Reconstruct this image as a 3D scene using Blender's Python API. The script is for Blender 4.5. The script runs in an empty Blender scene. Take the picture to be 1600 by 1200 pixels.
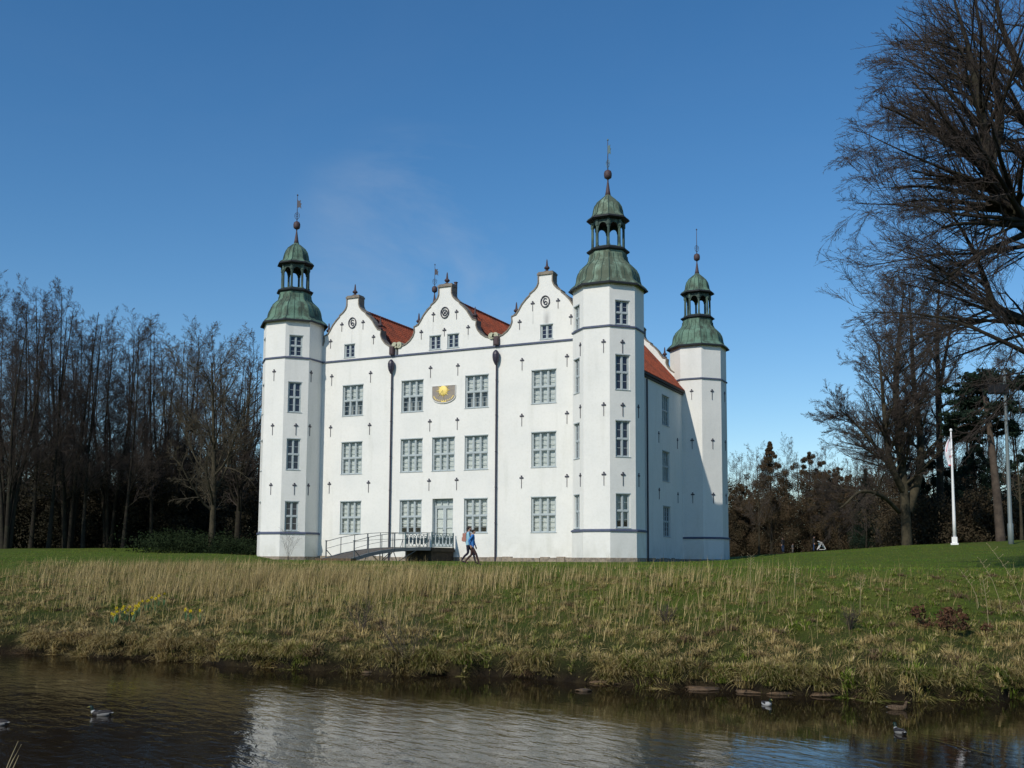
import bpy, bmesh, math, random
import numpy as np
from mathutils import Vector, Matrix
from mathutils.geometry import tessellate_polygon
S = bpy.context.scene
COL = S.collection
rad = math.radians

# ------------------------------------------------------------------ camera
CX, CY, CZ = 37.651, -65.444, -.274
YAW, PIT, ROL = rad(-25.882), rad(5.643), rad(.343)
FPX, PPY = 1655.164, 113.843
fw = Vector((math.sin(YAW)*math.cos(PIT), math.cos(YAW)*math.cos(PIT), math.sin(PIT)))
r0 = Vector((math.cos(YAW), -math.sin(YAW), 0)); u0 = r0.cross(fw)
RR = r0*math.cos(ROL)+u0*math.sin(ROL); UU = -r0*math.sin(ROL)+u0*math.cos(ROL)
cam = bpy.data.cameras.new('camera'); co = bpy.data.objects.new('camera', cam); COL.objects.link(co)
co.matrix_world = Matrix(((RR.x, UU.x, -fw.x, CX), (RR.y, UU.y, -fw.y, CY), (RR.z, UU.z, -fw.z, CZ), (0, 0, 0, 1)))
cam.sensor_width = 36; cam.lens = FPX*36/1600; cam.shift_y = PPY/1600
cam.clip_start = .2; cam.clip_end = 6000
S.camera = co
# ------------------------------------------------------------------ light
SUN = Vector((-.14, -.79, .595)).normalized()
W = bpy.data.worlds.new('World'); S.world = W; W.use_nodes = True
nt = W.node_tree; nt.nodes.clear()
out = nt.nodes.new('ShaderNodeOutputWorld'); bg = nt.nodes.new('ShaderNodeBackground')
sky = nt.nodes.new('ShaderNodeTexSky'); sky.sky_type = 'NISHITA'; sky.sun_disc = False
sky.sun_elevation = math.asin(SUN.z); sky.sun_rotation = math.atan2(SUN.x, SUN.y)
sky.air_density = 1.0; sky.dust_density = .15; sky.ozone_density = 2.5; sky.altitude = 50
bg.inputs['Strength'].default_value = .085
# faint cirrus wisps in the sky
tc = nt.nodes.new('ShaderNodeTexCoord'); mp = nt.nodes.new('ShaderNodeMapping')
mp.inputs['Scale'].default_value = (2.2, 2.2, 5.5); mp.inputs['Rotation'].default_value = (.3, .5, .4)
nz = nt.nodes.new('ShaderNodeTexNoise'); nz.inputs['Scale'].default_value = 1.6; nz.inputs['Detail'].default_value = 8; nz.inputs['Roughness'].default_value = .62; nz.inputs['Distortion'].default_value = .6
cr = nt.nodes.new('ShaderNodeValToRGB'); cr.color_ramp.elements[0].position = .42; cr.color_ramp.elements[0].color = (0, 0, 0, 1)
cr.color_ramp.elements[1].position = .85; cr.color_ramp.elements[1].color = (.42, .42, .42, 1)
mx = nt.nodes.new('ShaderNodeMix'); mx.data_type = 'RGBA'; mx.inputs['B'].default_value = (5.5, 6.2, 7.2, 1)
nt.links.new(tc.outputs['Generated'], mp.inputs['Vector']); nt.links.new(mp.outputs[0], nz.inputs['Vector'])
wd_ = (fw+RR*((655-800)/FPX)-UU*((415-600-PPY)/FPX)).normalized()       # one faint wisp stands behind the gables
vd = nt.nodes.new('ShaderNodeVectorMath'); vd.operation = 'DOT_PRODUCT'; vd.inputs[1].default_value = wd_
vn = nt.nodes.new('ShaderNodeVectorMath'); vn.operation = 'NORMALIZE'; nt.links.new(tc.outputs['Generated'], vn.inputs[0]); nt.links.new(vn.outputs[0], vd.inputs[0])
vm = nt.nodes.new('ShaderNodeMapRange'); vm.interpolation_type = 'SMOOTHSTEP'; vm.inputs['From Min'].default_value = .990; vm.inputs['From Max'].default_value = .9995; vm.inputs['To Min'].default_value = .05; nt.links.new(vd.outputs['Value'], vm.inputs['Value'])
fm = nt.nodes.new('ShaderNodeMath'); fm.operation = 'MULTIPLY'; nt.links.new(cr.outputs[0], fm.inputs[0]); nt.links.new(vm.outputs[0], fm.inputs[1])
nt.links.new(nz.outputs[0], cr.inputs[0]); nt.links.new(fm.outputs[0], mx.inputs['Factor'])
hs = nt.nodes.new('ShaderNodeHueSaturation'); hs.inputs['Saturation'].default_value = 1.29; hs.inputs['Value'].default_value = 1.38; hs.inputs['Hue'].default_value = .5
nt.links.new(sky.outputs[0], hs.inputs['Color']); nt.links.new(hs.outputs[0], mx.inputs['A']); nt.links.new(mx.outputs['Result'], bg.inputs['Color'])
nt.links.new(bg.outputs[0], out.inputs[0])
sl = bpy.data.lights.new('sun', 'SUN'); sl.energy = 3.3; sl.angle = rad(.53); sl.color = (1, .935, .82)
so = bpy.data.objects.new('sun', sl); COL.objects.link(so)
so.rotation_euler = SUN.to_track_quat('Z', 'Y').to_euler()
S.view_settings.view_transform = 'Standard'; S.view_settings.look = 'None'
S.view_settings.exposure = 0; S.view_settings.gamma = 1

# ------------------------------------------------------------------ geometry of the place
fh = np.array([math.sin(YAW), math.cos(YAW)]); rh = np.array([math.cos(YAW), -math.sin(YAW)])
ZW = -3.07                                     # water level
def ab(x, y):
    return (x-CX)*rh[0]+(y-CY)*rh[1], (x-CX)*fh[0]+(y-CY)*fh[1]
def xy(b, a):
    return CX+b*rh[0]+a*fh[0], CY+b*rh[1]+a*fh[1]
EDGE = np.array([(-90, 46), (-40, 36), (-22, 33.2), (-15.2, 32), (-13.2, 31.5), (-10.8, 30.2), (-8.7, 29.4), (-6.6, 27.9), (-4.5, 27.1), (-2.5, 26.4), (-.6, 26.1), (.8, 25.5), (2.9, 24.3), (4.2, 23.6), (5.5, 23.), (6.8, 22.7), (8.06, 21.9), (9.25, 22.), (10.7, 22.4), (14, 22.6), (22, 23), (60, 26), (95, 28)])
def edge(b):
    b = np.asarray(b, float)
    return np.interp(b, EDGE[:, 0], EDGE[:, 1]) + .16*np.sin(b*2.9+1)+.1*np.sin(b*6.7)+.13*np.sin(b*1.3+2)+.05*np.sin(b*14.1+.4)
ZT = np.array([(-2000, .8), (0, .6), (200, .68), (330, .98), (400, .8), (430, .1), (1130, .25), (1290, .8), (1400, 1.28), (1493, 1.55), (1600, 1.88), (1900, 2.3), (4000, 2.4)])
def sst(t):
    t = np.clip(t, 0, 1); return t*t*(3-2*t)
def wav(x, y):
    return .5*np.sin(x*.9+1.3*np.sin(y*.7))+.3*np.sin(y*1.7+x*.6+1)+.2*np.sin(x*3.1-y*2.3)
def crest_at(b, e):
    return e+np.interp(b, [-12, -4, 0, 8], [16.2, 15, 13.5, 11.5])
def ground(x, y):
    x = np.asarray(x, float); y = np.asarray(y, float)
    b, a = ab(x, y); e = edge(b)
    px = 800+FPX*b/np.maximum(a, 5)
    top = np.interp(px, ZT[:, 0], ZT[:, 1])
    crest = crest_at(b, e)
    s = a-e
    steep = ZW-.5+.98*sst((s+.12)/.5)
    t = np.clip((s-.35)/(crest-e-.35), 0, 1)
    bank = steep + (-.47-(ZW+.48))*(t*(1.3-.3*t))
    z = bank + (top+.47)*sst((a-46)/49)
    z = np.where(a > 95, z+(a-95)*.002, z)
    z = z + .05*wav(x, y)*np.clip(s/2, 0, 1)*np.where(a < crest, 1, .45) + .03*np.sin(x*5.1+y*3.3)*np.clip(s/2, 0, 1)*(a < 60)
    bed = ZW-.5-.4*sst((e-a)/4)
    near = -1.9 + 0*a
    an = 9.3+.3*np.sin(b*1.1)
    z = np.where(s < -.12, bed, z)
    z = np.where(a < an, near+(bed-near)*sst((a-an+2.6)/2.6), z)
    # level round the house and the ditch that the bridge crosses
    dx = np.maximum(np.abs(x)-15.6, 0); dy = np.maximum(np.maximum(-2.6-y, y-24.2), 0)
    dd = np.hypot(dx, dy)
    w = np.clip(1-dd/np.where(x > 15, 5, 12), 0, 1)
    z = z*(1-sst(w))+(-.28)*sst(w)
    dt = (dd-.6)/8.2; dmask = sst((16.5-np.abs(x))/2)*sst((-2-y)/1.5)
    z = z-1.9*np.where((dt > 0) & (dt < 1), np.sin(np.pi*np.clip(dt, 0, 1))**2, 0)*(a > 48)*dmask
    return z
def at(px, D):
    """ground position on the bearing of picture column px at range D"""
    d = fw+RR*((px-800)/FPX)-UU*((880-600-PPY)/FPX)
    h = math.hypot(d.x, d.y)
    x, y = CX+d.x*D/h, CY+d.y*D/h
    return x, y, float(ground(x, y))
def atz(px, py, D):
    d = fw+RR*((px-800)/FPX)-UU*((py-600-PPY)/FPX)
    h = math.hypot(d.x, d.y)
    return np.array([CX+d.x*D/h, CY+d.y*D/h, CZ+d.z*D/h])

# ------------------------------------------------------------------ materials
def mat(name, col, rough=.8, spec=.3, metal=0, bump=None, vary=None, tint=None):
    m = bpy.data.materials.new(name); m.use_nodes = True
    n = m.node_tree.nodes; l = m.node_tree.links; p = n['Principled BSDF']
    p.inputs['Base Color'].default_value = (*col, 1); p.inputs['Roughness'].default_value = rough
    p.inputs['Specular IOR Level'].default_value = spec; p.inputs['Metallic'].default_value = metal
    last = None
    if vary or bump:
        t = n.new('ShaderNodeTexCoord')
    if vary:                                    # (scale, second colour, low, high[, zstretch])
        mpn = n.new('ShaderNodeMapping'); mpn.inputs['Scale'].default_value = (1, 1, vary[4] if len(vary) > 4 else 1)
        l.new(t.outputs['Object'], mpn.inputs['Vector'])
        q = n.new('ShaderNodeTexNoise'); q.inputs['Scale'].default_value = vary[0]; q.inputs['Detail'].default_value = 7; q.inputs['Roughness'].default_value = .6
        l.new(mpn.outputs[0], q.inputs['Vector'])
        c = n.new('ShaderNodeValToRGB'); c.color_ramp.elements[0].position = vary[2]; c.color_ramp.elements[1].position = vary[3]
        c.color_ramp.elements[0].color = (*col, 1); c.color_ramp.elements[1].color = (*vary[1], 1)
        l.new(q.outputs[0], c.inputs[0]); last = c.outputs[0]
        l.new(last, p.inputs['Base Color'])
    if tint:
        at_ = n.new('ShaderNodeAttribute'); at_.attribute_name = 'tint'
        l.new(at_.outputs['Color'], p.inputs['Base Color'])
    if bump:                                    # (scale, strength, distance)
        q = n.new('ShaderNodeTexNoise'); q.inputs['Scale'].default_value = bump[0]; q.inputs['Detail'].default_value = 5
        l.new(t.outputs['Object'], q.inputs['Vector'])
        b = n.new('ShaderNodeBump'); b.inputs['Strength'].default_value = bump[1]; b.inputs['Distance'].default_value = bump[2]
        l.new(q.outputs[0], b.inputs['Height']); l.new(b.outputs[0], p.inputs['Normal'])
    return m
M = {}
M['landing'] = mat('dark_wet_stone', (.05, .042, .035), .9, .2, vary=(4, (.09, .07, .05), .4, .7))
# whitewashed plaster with faint weather streaks
M['plaster'] = mat('plaster', (.77, .775, .75), .9, .15, bump=(1.6, .35, .05))
def plaster_nodes(m):
    n = m.node_tree.nodes; l = m.node_tree.links; p = n['Principled BSDF']
    t = n.new('ShaderNodeTexCoord')
    def noise(scale, zs, lo, hi, c0, c1, det=6):
        k = n.new('ShaderNodeMapping'); k.inputs['Scale'].default_value = (1, 1, zs); l.new(t.outputs['Object'], k.inputs['Vector'])
        q = n.new('ShaderNodeTexNoise'); q.inputs['Scale'].default_value = scale; q.inputs['Detail'].default_value = det; l.new(k.outputs[0], q.inputs['Vector'])
        c = n.new('ShaderNodeValToRGB'); c.color_ramp.elements[0].position = lo; c.color_ramp.elements[1].position = hi
        c.color_ramp.elements[0].color = (*c0, 1); c.color_ramp.elements[1].color = (*c1, 1); l.new(q.outputs[0], c.inputs[0]); return c.outputs[0]
    a = noise(.45, 1, .35, .7, (.81, .80, .76), (.745, .745, .715))
    b = noise(1.5, .14, .55, .82, (1, 1, 1), (.89, .89, .87))
    c = noise(7, 1, .45, .75, (1, 1, 1), (.95, .95, .94))
    mm = n.new('ShaderNodeMix'); mm.data_type = 'RGBA'; mm.blend_type = 'MULTIPLY'; mm.inputs['Factor'].default_value = 1
    l.new(a, mm.inputs['A']); l.new(b, mm.inputs['B'])
    m2 = n.new('ShaderNodeMix'); m2.data_type = 'RGBA'; m2.blend_type = 'MULTIPLY'; m2.inputs['Factor'].default_value = 1
    l.new(mm.outputs['Result'], m2.inputs['A']); l.new(c, m2.inputs['B']); sp = n.new('ShaderNodeSeparateXYZ'); l.new(t.outputs['Object'], sp.inputs[0])
    def mt(op, a, b=None, clamp=False):
        q = n.new('ShaderNodeMath'); q.operation = op; q.use_clamp = clamp
        for i, v in enumerate((a, b)):
            if v is None: continue
            if isinstance(v, (int, float)): q.inputs[i].default_value = v
            else: l.new(v, q.inputs[i])
        return q.outputs[0]
    last = m2.outputs['Result']
    sn = noise(2.6, .25, .3, .75, (0, 0, 0), (1, 1, 1))
    for x0, hw, zt, zb, amt in ((8.14, .34, 17.45, 16.2, .75), (7.08, .1, 17.6, 16.3, .5), (-8.14, .07, 17.4, 16.2, .4), (-1., .09, 17.6, 16.3, .4), (1.95, .1, 16.4, 15.6, .3), (-4.4, .5, 15.5, 14.2, .25), (4.3, .5, 15.5, 14.2, .25)):
        fx = mt('SUBTRACT', 1, mt('DIVIDE', mt('ABSOLUTE', mt('SUBTRACT', sp.outputs[0], x0)), hw), True)
        fz = mt('MULTIPLY', mt('DIVIDE', mt('SUBTRACT', zt, sp.outputs[2]), (zt-zb)*.6, True), mt('DIVIDE', mt('SUBTRACT', sp.outputs[2], zb-.05), .12, True))
        fy = mt('LESS_THAN', sp.outputs[1], 1.3)
        f = mt('MULTIPLY', mt('MULTIPLY', mt('MULTIPLY', fx, fz), mt('MULTIPLY', fy, amt)), mt('ADD', mt('MULTIPLY', sn, .8), .35), True)
        k = n.new('ShaderNodeMix'); k.data_type = 'RGBA'; k.inputs['B'].default_value = (.3, .3, .3, 1); l.new(f, k.inputs['Factor']); l.new(last, k.inputs['A']); last = k.outputs['Result']
    gd = mt('MULTIPLY', mt('DIVIDE', mt('SUBTRACT', 1.5, sp.outputs[2]), 2.2, True), mt('MULTIPLY', noise(1.4, .7, .4, .7, (0, 0, 0), (1, 1, 1)), .55), True)
    k = n.new('ShaderNodeMix'); k.data_type = 'RGBA'; k.inputs['B'].default_value = (.42, .41, .34, 1); l.new(gd, k.inputs['Factor']); l.new(last, k.inputs['A']); last = k.outputs['Result']
    l.new(last, p.inputs['Base Color'])
plaster_nodes(M['plaster'])
M['stain'] = mat('soot_stain', (.42, .42, .41), .95, .1, vary=(5, (.58, .58, .57), .35, .7))
M['blue'] = mat('blue_grey_paint', (.075, .095, .16), .6, .3, vary=(3, (.11, .12, .16), .4, .7))
M['coping'] = mat('coping_stone', (.27, .235, .19), .9, .2, vary=(5, (.17, .15, .13), .4, .65), bump=(9, .4, .02))
M['scroll'] = mat('mossy_sandstone', (.5, .5, .36), .9, .2, vary=(6, (.33, .33, .26), .4, .7))
M['plinth'] = mat('field_stone', (.34, .28, .22), .9, .2, vary=(4, (.16, .14, .12), .4, .65), bump=(6, .8, .05))
M['copper'] = mat('verdigris_copper', (.13, .225, .165), .75, .25, vary=(1.7, (.06, .08, .06), .44, .62, .6), bump=(5, .25, .02))
M['copper_dark'] = mat('weathered_copper', (.095, .12, .085), .75, .25, vary=(1.9, (.22, .32, .24), .47, .66, .5), bump=(5, .25, .02))
M['copper_seam'] = mat('copper_seam', (.06, .10, .08), .7, .25)
M['lantern'] = mat('lantern_copper', (.05, .08, .068), .7, .25, vary=(3, (.15, .23, .18), .5, .72, .4))
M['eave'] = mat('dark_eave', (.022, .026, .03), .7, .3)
M['iron'] = mat('black_iron', (.06, .06, .08), .6, .35)
M['finial'] = mat('finial_iron', (.075, .05, .055), .6, .3)
M['pipe'] = mat('downpipe_paint', (.035, .03, .05), .45, .4)
M['frame'] = mat('grey_blue_joinery', (.44, .49, .50), .6, .3, vary=(4, (.37, .42, .435), .4, .7))
M['blind'] = mat('white_blind', (.66, .69, .67), .9, .1, vary=(2.3, (.54, .58, .57), .4, .7))
M['dim'] = mat('dim_room_backing', (.32, .34, .34), .9, .1)
M['room'] = mat('dark_room_backing', (.014, .014, .022), .9, .1)  # room gloom put into the colour of the sheet behind the panes
M['wood'] = mat('bridge_plank', (.13, .115, .10), .85, .2, vary=(6, (.08, .07, .06), .4, .7))
M['steel'] = mat('blue_steel', (.12, .15, .18), .5, .4)
M['rail'] = mat('grey_railing', (.1, .115, .125), .5, .4)
M['teal'] = mat('teal_ironwork', (.13, .2, .21), .6, .3)
M['pale_iron'] = mat('pale_ironwork', (.24, .28, .29), .6, .3)
M['gold'] = mat('gilding', (.95, .72, .2), .5, .5, metal=0)
M['dial'] = mat('sundial_slate', (.28, .25, .23), .85, .2, vary=(6, (.36, .31, .24), .4, .7))
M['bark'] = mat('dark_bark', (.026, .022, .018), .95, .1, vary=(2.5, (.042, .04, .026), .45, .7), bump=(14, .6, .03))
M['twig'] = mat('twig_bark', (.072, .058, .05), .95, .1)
M['bark_light'] = mat('pale_bark', (.07, .06, .04), .95, .1, vary=(2, (.03, .028, .02), .4, .65), bump=(14, .6, .03))  # paler brown bark, mottled darker, for the oak, young trees and one spreading tree
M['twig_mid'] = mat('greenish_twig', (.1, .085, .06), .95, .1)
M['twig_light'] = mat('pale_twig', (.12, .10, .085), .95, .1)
M['bark_pine'] = mat('pine_bark', (.10, .078, .062), .95, .1, vary=(1.5, (.05, .04, .034), .4, .65), bump=(12, .6, .03))
def leafmat(name, c1, c2, sc=.9):
    return mat(name, c1, .9, .12, vary=(sc, c2, .38, .66))
M['brown_leaf'] = leafmat('withered_brown_leaf', (.088, .058, .034), (.06, .05, .028))
M['under_leaf'] = leafmat('undergrowth', (.036, .03, .018), (.02, .019, .012), .5)
M['brown_under'] = leafmat('brown_brushwood', (.07, .052, .032), (.042, .036, .022), .5)
M['evergreen'] = leafmat('evergreen_needle', (.012, .026, .018), (.02, .032, .018))
M['ivy'] = leafmat('ivy_leaf', (.012, .022, .008), (.02, .03, .011))
M['red_leaf'] = leafmat('russet_leaf', (.105, .05, .028), (.06, .036, .022), 3)
M['grass'] = mat('grass_blade', (.1, .1, .04), .75, .2, tint=True)
M['stone'] = mat('bank_stone', (.13, .085, .05), .85, .25, vary=(5, (.05, .04, .03), .4, .65), bump=(8, .8, .03))
M['log'] = mat('wet_log', (.07, .055, .045), .7, .3, bump=(10, .6, .03))
M['daff'] = mat('daffodil_petal', (.6, .47, .02), .6, .2)
M['daffleaf'] = mat('daffodil_leaf', (.06, .13, .05), .6, .3)
M['white'] = mat('white_paint', (.8, .8, .8), .5, .4)
M['mast'] = mat('galvanised_mast', (.15, .18, .18), .5, .4)
M['black'] = mat('black_housing', (.012, .012, .014), .6, .3)
M['red'] = mat('red_cloth', (.6, .05, .07), .8, .1)
M['flagwhite'] = mat('white_cloth', (.72, .72, .76), .8, .1)
M['skin'] = mat('skin', (.5, .3, .22), .6, .3)
M['hair'] = mat('dark_hair', (.02, .014, .013), .7, .3)
M['bluejacket'] = mat('blue_jacket', (.05, .19, .5), .8, .2)
M['paleblue'] = mat('pale_blue_jacket', (.28, .5, .62), .8, .2)
M['brownpack'] = mat('rust_backpack', (.42, .2, .16), .8, .2)
M['trouser'] = mat('dark_trousers', (.022, .02, .035), .85, .2)
M['browntrouser'] = mat('brown_trousers', (.055, .03, .03), .85, .2)
M['jeans'] = mat('blue_jeans', (.02, .04, .09), .85, .2)
M['greyc'] = mat('grey_coat', (.13, .13, .13), .85, .2)
M['duckbrown'] = mat('brown_plumage', (.13, .09, .055), .8, .2, vary=(30, (.06, .04, .025), .4, .6))
M['duckgrey'] = mat('pale_grey_plumage', (.2, .195, .185), .8, .2)
M['duckdark'] = mat('dark_plumage', (.025, .022, .022), .6, .3)
M['duckgreen'] = mat('green_head_plumage', (.008, .025, .018), .5, .3)
M['duckwhite'] = mat('white_plumage', (.36, .36, .35), .8, .2)
M['bill'] = mat('duck_bill', (.22, .2, .05), .5, .3)
M['puddle'] = mat('red_brick', (.14, .05, .04), .9, .1)
# window glass: mirror at grazing angles, clear otherwise
g = bpy.data.materials.new('window_glass'); g.use_nodes = True; n = g.node_tree.nodes; l = g.node_tree.links; n.clear()
o_ = n.new('ShaderNodeOutputMaterial'); mx_ = n.new('ShaderNodeMixShader'); tr = n.new('ShaderNodeBsdfTransparent'); gl = n.new('ShaderNodeBsdfGlossy'); fr = n.new('ShaderNodeFresnel')
gl.inputs['Roughness'].default_value = .02; tr.inputs['Color'].default_value = (.95, .97, .97, 1); fr.inputs['IOR'].default_value = 1.5
l.new(fr.outputs[0], mx_.inputs[0]); l.new(tr.outputs[0], mx_.inputs[1]); l.new(gl.outputs[0], mx_.inputs[2]); l.new(mx_.outputs[0], o_.inputs[0]); M['glass'] = g
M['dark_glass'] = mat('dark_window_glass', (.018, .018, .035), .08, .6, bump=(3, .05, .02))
# red pantiles, with courses in relief
m = mat('pantile', (.36, .085, .035), .8, .2); n = m.node_tree.nodes; l = m.node_tree.links; p = n['Principled BSDF']
t = n.new('ShaderNodeTexCoord'); br = n.new('ShaderNodeTexNoise'); br.inputs['Scale'].default_value = 1.1; br.inputs['Detail'].default_value = 6
c = n.new('ShaderNodeValToRGB'); c.color_ramp.elements[0].position = .36; c.color_ramp.elements[1].position = .68
c.color_ramp.elements[0].color = (.27, .065, .033, 1); c.color_ramp.elements[1].color = (.14, .045, .03, 1)
l.new(t.outputs['Object'], br.inputs['Vector']); l.new(br.outputs[0], c.inputs[0])
n2 = n.new('ShaderNodeTexNoise'); n2.inputs['Scale'].default_value = 7; n2.inputs['Detail'].default_value = 3; l.new(t.outputs['Object'], n2.inputs['Vector'])
mm = n.new('ShaderNodeMix'); mm.data_type = 'RGBA'; mm.blend_type = 'OVERLAY'; mm.inputs['Factor'].default_value = .75
l.new(c.outputs[0], mm.inputs['A']); l.new(n2.outputs[0], mm.inputs['B']); l.new(mm.outputs['Result'], p.inputs['Base Color'])
M['tile'] = m
# ground
m = mat('ground_shaded_soil_and_turf', (.06, .09, .02), .95, .1); n = m.node_tree.nodes; l = m.node_tree.links; p = n['Principled BSDF']
t = n.new('ShaderNodeTexCoord'); ge = n.new('ShaderNodeSeparateXYZ'); l.new(t.outputs['Object'], ge.inputs[0])
def nn(sc, lo, hi, c0, c1):
    q = n.new('ShaderNodeTexNoise'); q.inputs['Scale'].default_value = sc; q.inputs['Detail'].default_value = 8; q.inputs['Roughness'].default_value = .65; l.new(t.outputs['Object'], q.inputs['Vector'])
    c = n.new('ShaderNodeValToRGB'); c.color_ramp.elements[0].position = lo; c.color_ramp.elements[1].position = hi
    c.color_ramp.elements[0].color = (*c0, 1); c.color_ramp.elements[1].color = (*c1, 1); l.new(q.outputs[0], c.inputs[0]); return c.outputs[0]
g1 = nn(.6, .35, .7, (.062, .105, .011), (.115, .13, .024)); g2 = nn(9, .3, .75, (.5, .5, .5), (1.35, 1.35, 1.35))
mm = n.new('ShaderNodeMix'); mm.data_type = 'RGBA'; mm.blend_type = 'MULTIPLY'; mm.inputs['Factor'].default_value = 1; l.new(g1, mm.inputs['A']); l.new(g2, mm.inputs['B'])
so_ = nn(1.3, .4, .65, (.012, .009, .006), (.035, .026, .013))  # near-black soil low down: shade under the bank's overhang put into its colour
mr = n.new('ShaderNodeMapRange'); mr.inputs['From Min'].default_value = ZW+.1; mr.inputs['From Max'].default_value = -.9; l.new(ge.outputs[2], mr.inputs['Value'])
m2 = n.new('ShaderNodeMix'); m2.data_type = 'RGBA'; l.new(mr.outputs[0], m2.inputs['Factor']); l.new(so_, m2.inputs['A']); l.new(mm.outputs['Result'], m2.inputs['B'])
l.new(m2.outputs['Result'], p.inputs['Base Color'])
q = n.new('ShaderNodeTexNoise'); q.inputs['Scale'].default_value = 14; q.inputs['Detail'].default_value = 6; l.new(t.outputs['Object'], q.inputs['Vector'])
b = n.new('ShaderNodeBump'); b.inputs['Strength'].default_value = .8; b.inputs['Distance'].default_value = .06; l.new(q.outputs[0], b.inputs['Height']); l.new(b.outputs[0], p.inputs['Normal'])
M['ground'] = m
# dark peaty water with wind ripples
m = mat('pond_water', (.016, .011, .006), .03, .5); n = m.node_tree.nodes; l = m.node_tree.links; p = n['Principled BSDF']
p.inputs['IOR'].default_value = 1.29
t = n.new('ShaderNodeTexCoord'); k = n.new('ShaderNodeMapping'); k.inputs['Rotation'].default_value = (0, 0, -YAW); l.new(t.outputs['Object'], k.inputs['Vector'])
k2 = n.new('ShaderNodeMapping'); k2.inputs['Scale'].default_value = (.55, 1.25, 1); k2.inputs['Rotation'].default_value = (0, 0, rad(12)); l.new(k.outputs[0], k2.inputs['Vector'])
w1 = n.new('ShaderNodeTexNoise'); w1.inputs['Scale'].default_value = 3.2; w1.inputs['Detail'].default_value = 4; w1.inputs['Roughness'].default_value = .55; w1.inputs['Distortion'].default_value = .4; l.new(k2.outputs[0], w1.inputs['Vector'])
w2 = n.new('ShaderNodeTexNoise'); w2.inputs['Scale'].default_value = .22; w2.inputs['Detail'].default_value = 3; l.new(k.outputs[0], w2.inputs['Vector'])
mr = n.new('ShaderNodeMapRange'); mr.inputs['From Min'].default_value = .35; mr.inputs['From Max'].default_value = .62; mr.inputs['To Min'].default_value = .35; mr.inputs['To Max'].default_value = 1; l.new(w2.outputs[0], mr.inputs['Value'])
dp = n.new('ShaderNodeVectorMath'); dp.operation = 'DOT_PRODUCT'; dp.inputs[1].default_value = (math.sin(YAW)+.93*math.cos(YAW), math.cos(YAW)-.93*math.sin(YAW), 0); l.new(t.outputs['Object'], dp.inputs[0])
lee0 = CX*(math.sin(YAW)+.93*math.cos(YAW))+CY*(math.cos(YAW)-.93*math.sin(YAW))+19.8
wn = n.new('ShaderNodeMath'); wn.operation = 'MULTIPLY_ADD'; wn.inputs[1].default_value = 3.; l.new(w2.outputs[0], wn.inputs[0]); l.new(dp.outputs['Value'], wn.inputs[2])
mc = n.new('ShaderNodeMapRange'); mc.interpolation_type = 'SMOOTHSTEP'; mc.inputs['From Min'].default_value = lee0-.2; mc.inputs['From Max'].default_value = lee0+3.6; mc.inputs['To Min'].default_value = 1; mc.inputs['To Max'].default_value = .16; l.new(wn.outputs[0], mc.inputs['Value'])
m0 = n.new('ShaderNodeMath'); m0.operation = 'MULTIPLY'; l.new(mr.outputs[0], m0.inputs[0]); l.new(mc.outputs[0], m0.inputs[1]); mr = m0
mu = n.new('ShaderNodeMath'); mu.operation = 'MULTIPLY'; l.new(w1.outputs[0], mu.inputs[0]); l.new(mr.outputs[0], mu.inputs[1])
b = n.new('ShaderNodeBump'); b.inputs['Strength'].default_value = .45; b.inputs['Distance'].default_value = .055; l.new(mu.outputs[0], b.inputs['Height']); l.new(b.outputs[0], p.inputs['Normal'])
M['water'] = m

# ------------------------------------------------------------------ object helpers
def link(name, me, parent=None):
    o = bpy.data.objects.new(name, me); COL.objects.link(o)
    if parent: o.parent = parent
    return o
def tag(o, label=None, cat=None, group=None, kind=None):
    if label: o['label'] = label
    if cat: o['category'] = cat
    if group: o['group'] = group
    if kind: o['kind'] = kind
    return o
def empty(name, loc, label, cat, group=None, rz=0):
    o = bpy.data.objects.new(name, None); COL.objects.link(o); o.location = loc; o.rotation_euler = (0, 0, rz)
    return tag(o, label, cat, group)
def npmesh(name, V, F, mats, midx=None, smooth=False, tint=None):
    """V (n,3); F list of arrays (k, sides)"""
    me = bpy.data.meshes.new(name)
    V = np.asarray(V, np.float32)
    me.vertices.add(len(V)); me.vertices.foreach_set('co', V.ravel())
    loops = np.concatenate([f.ravel() for f in F]).astype(np.int32)
    tot = np.concatenate([np.full(len(f), f.shape[1]) for f in F]).astype(np.int32)
    st = np.concatenate([[0], np.cumsum(tot)[:-1]]).astype(np.int32)
    me.loops.add(len(loops)); me.loops.foreach_set('vertex_index', loops)
    me.polygons.add(len(tot)); me.polygons.foreach_set('loop_start', st); me.polygons.foreach_set('loop_total', tot)
    if midx is not None: me.polygons.foreach_set('material_index', np.asarray(midx, np.int32))
    if smooth: me.polygons.foreach_set('use_smooth', np.ones(len(tot), bool))
    for q in (mats if isinstance(mats, (list, tuple)) else [mats]): me.materials.append(q)
    me.update(calc_edges=True)
    if tint is not None:
        at_ = me.attributes.new('tint', 'FLOAT_COLOR', 'POINT')
        T = np.ones((len(V), 4), np.float32); T[:, :3] = tint; at_.data.foreach_set('color', T.ravel())
    return me
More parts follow.
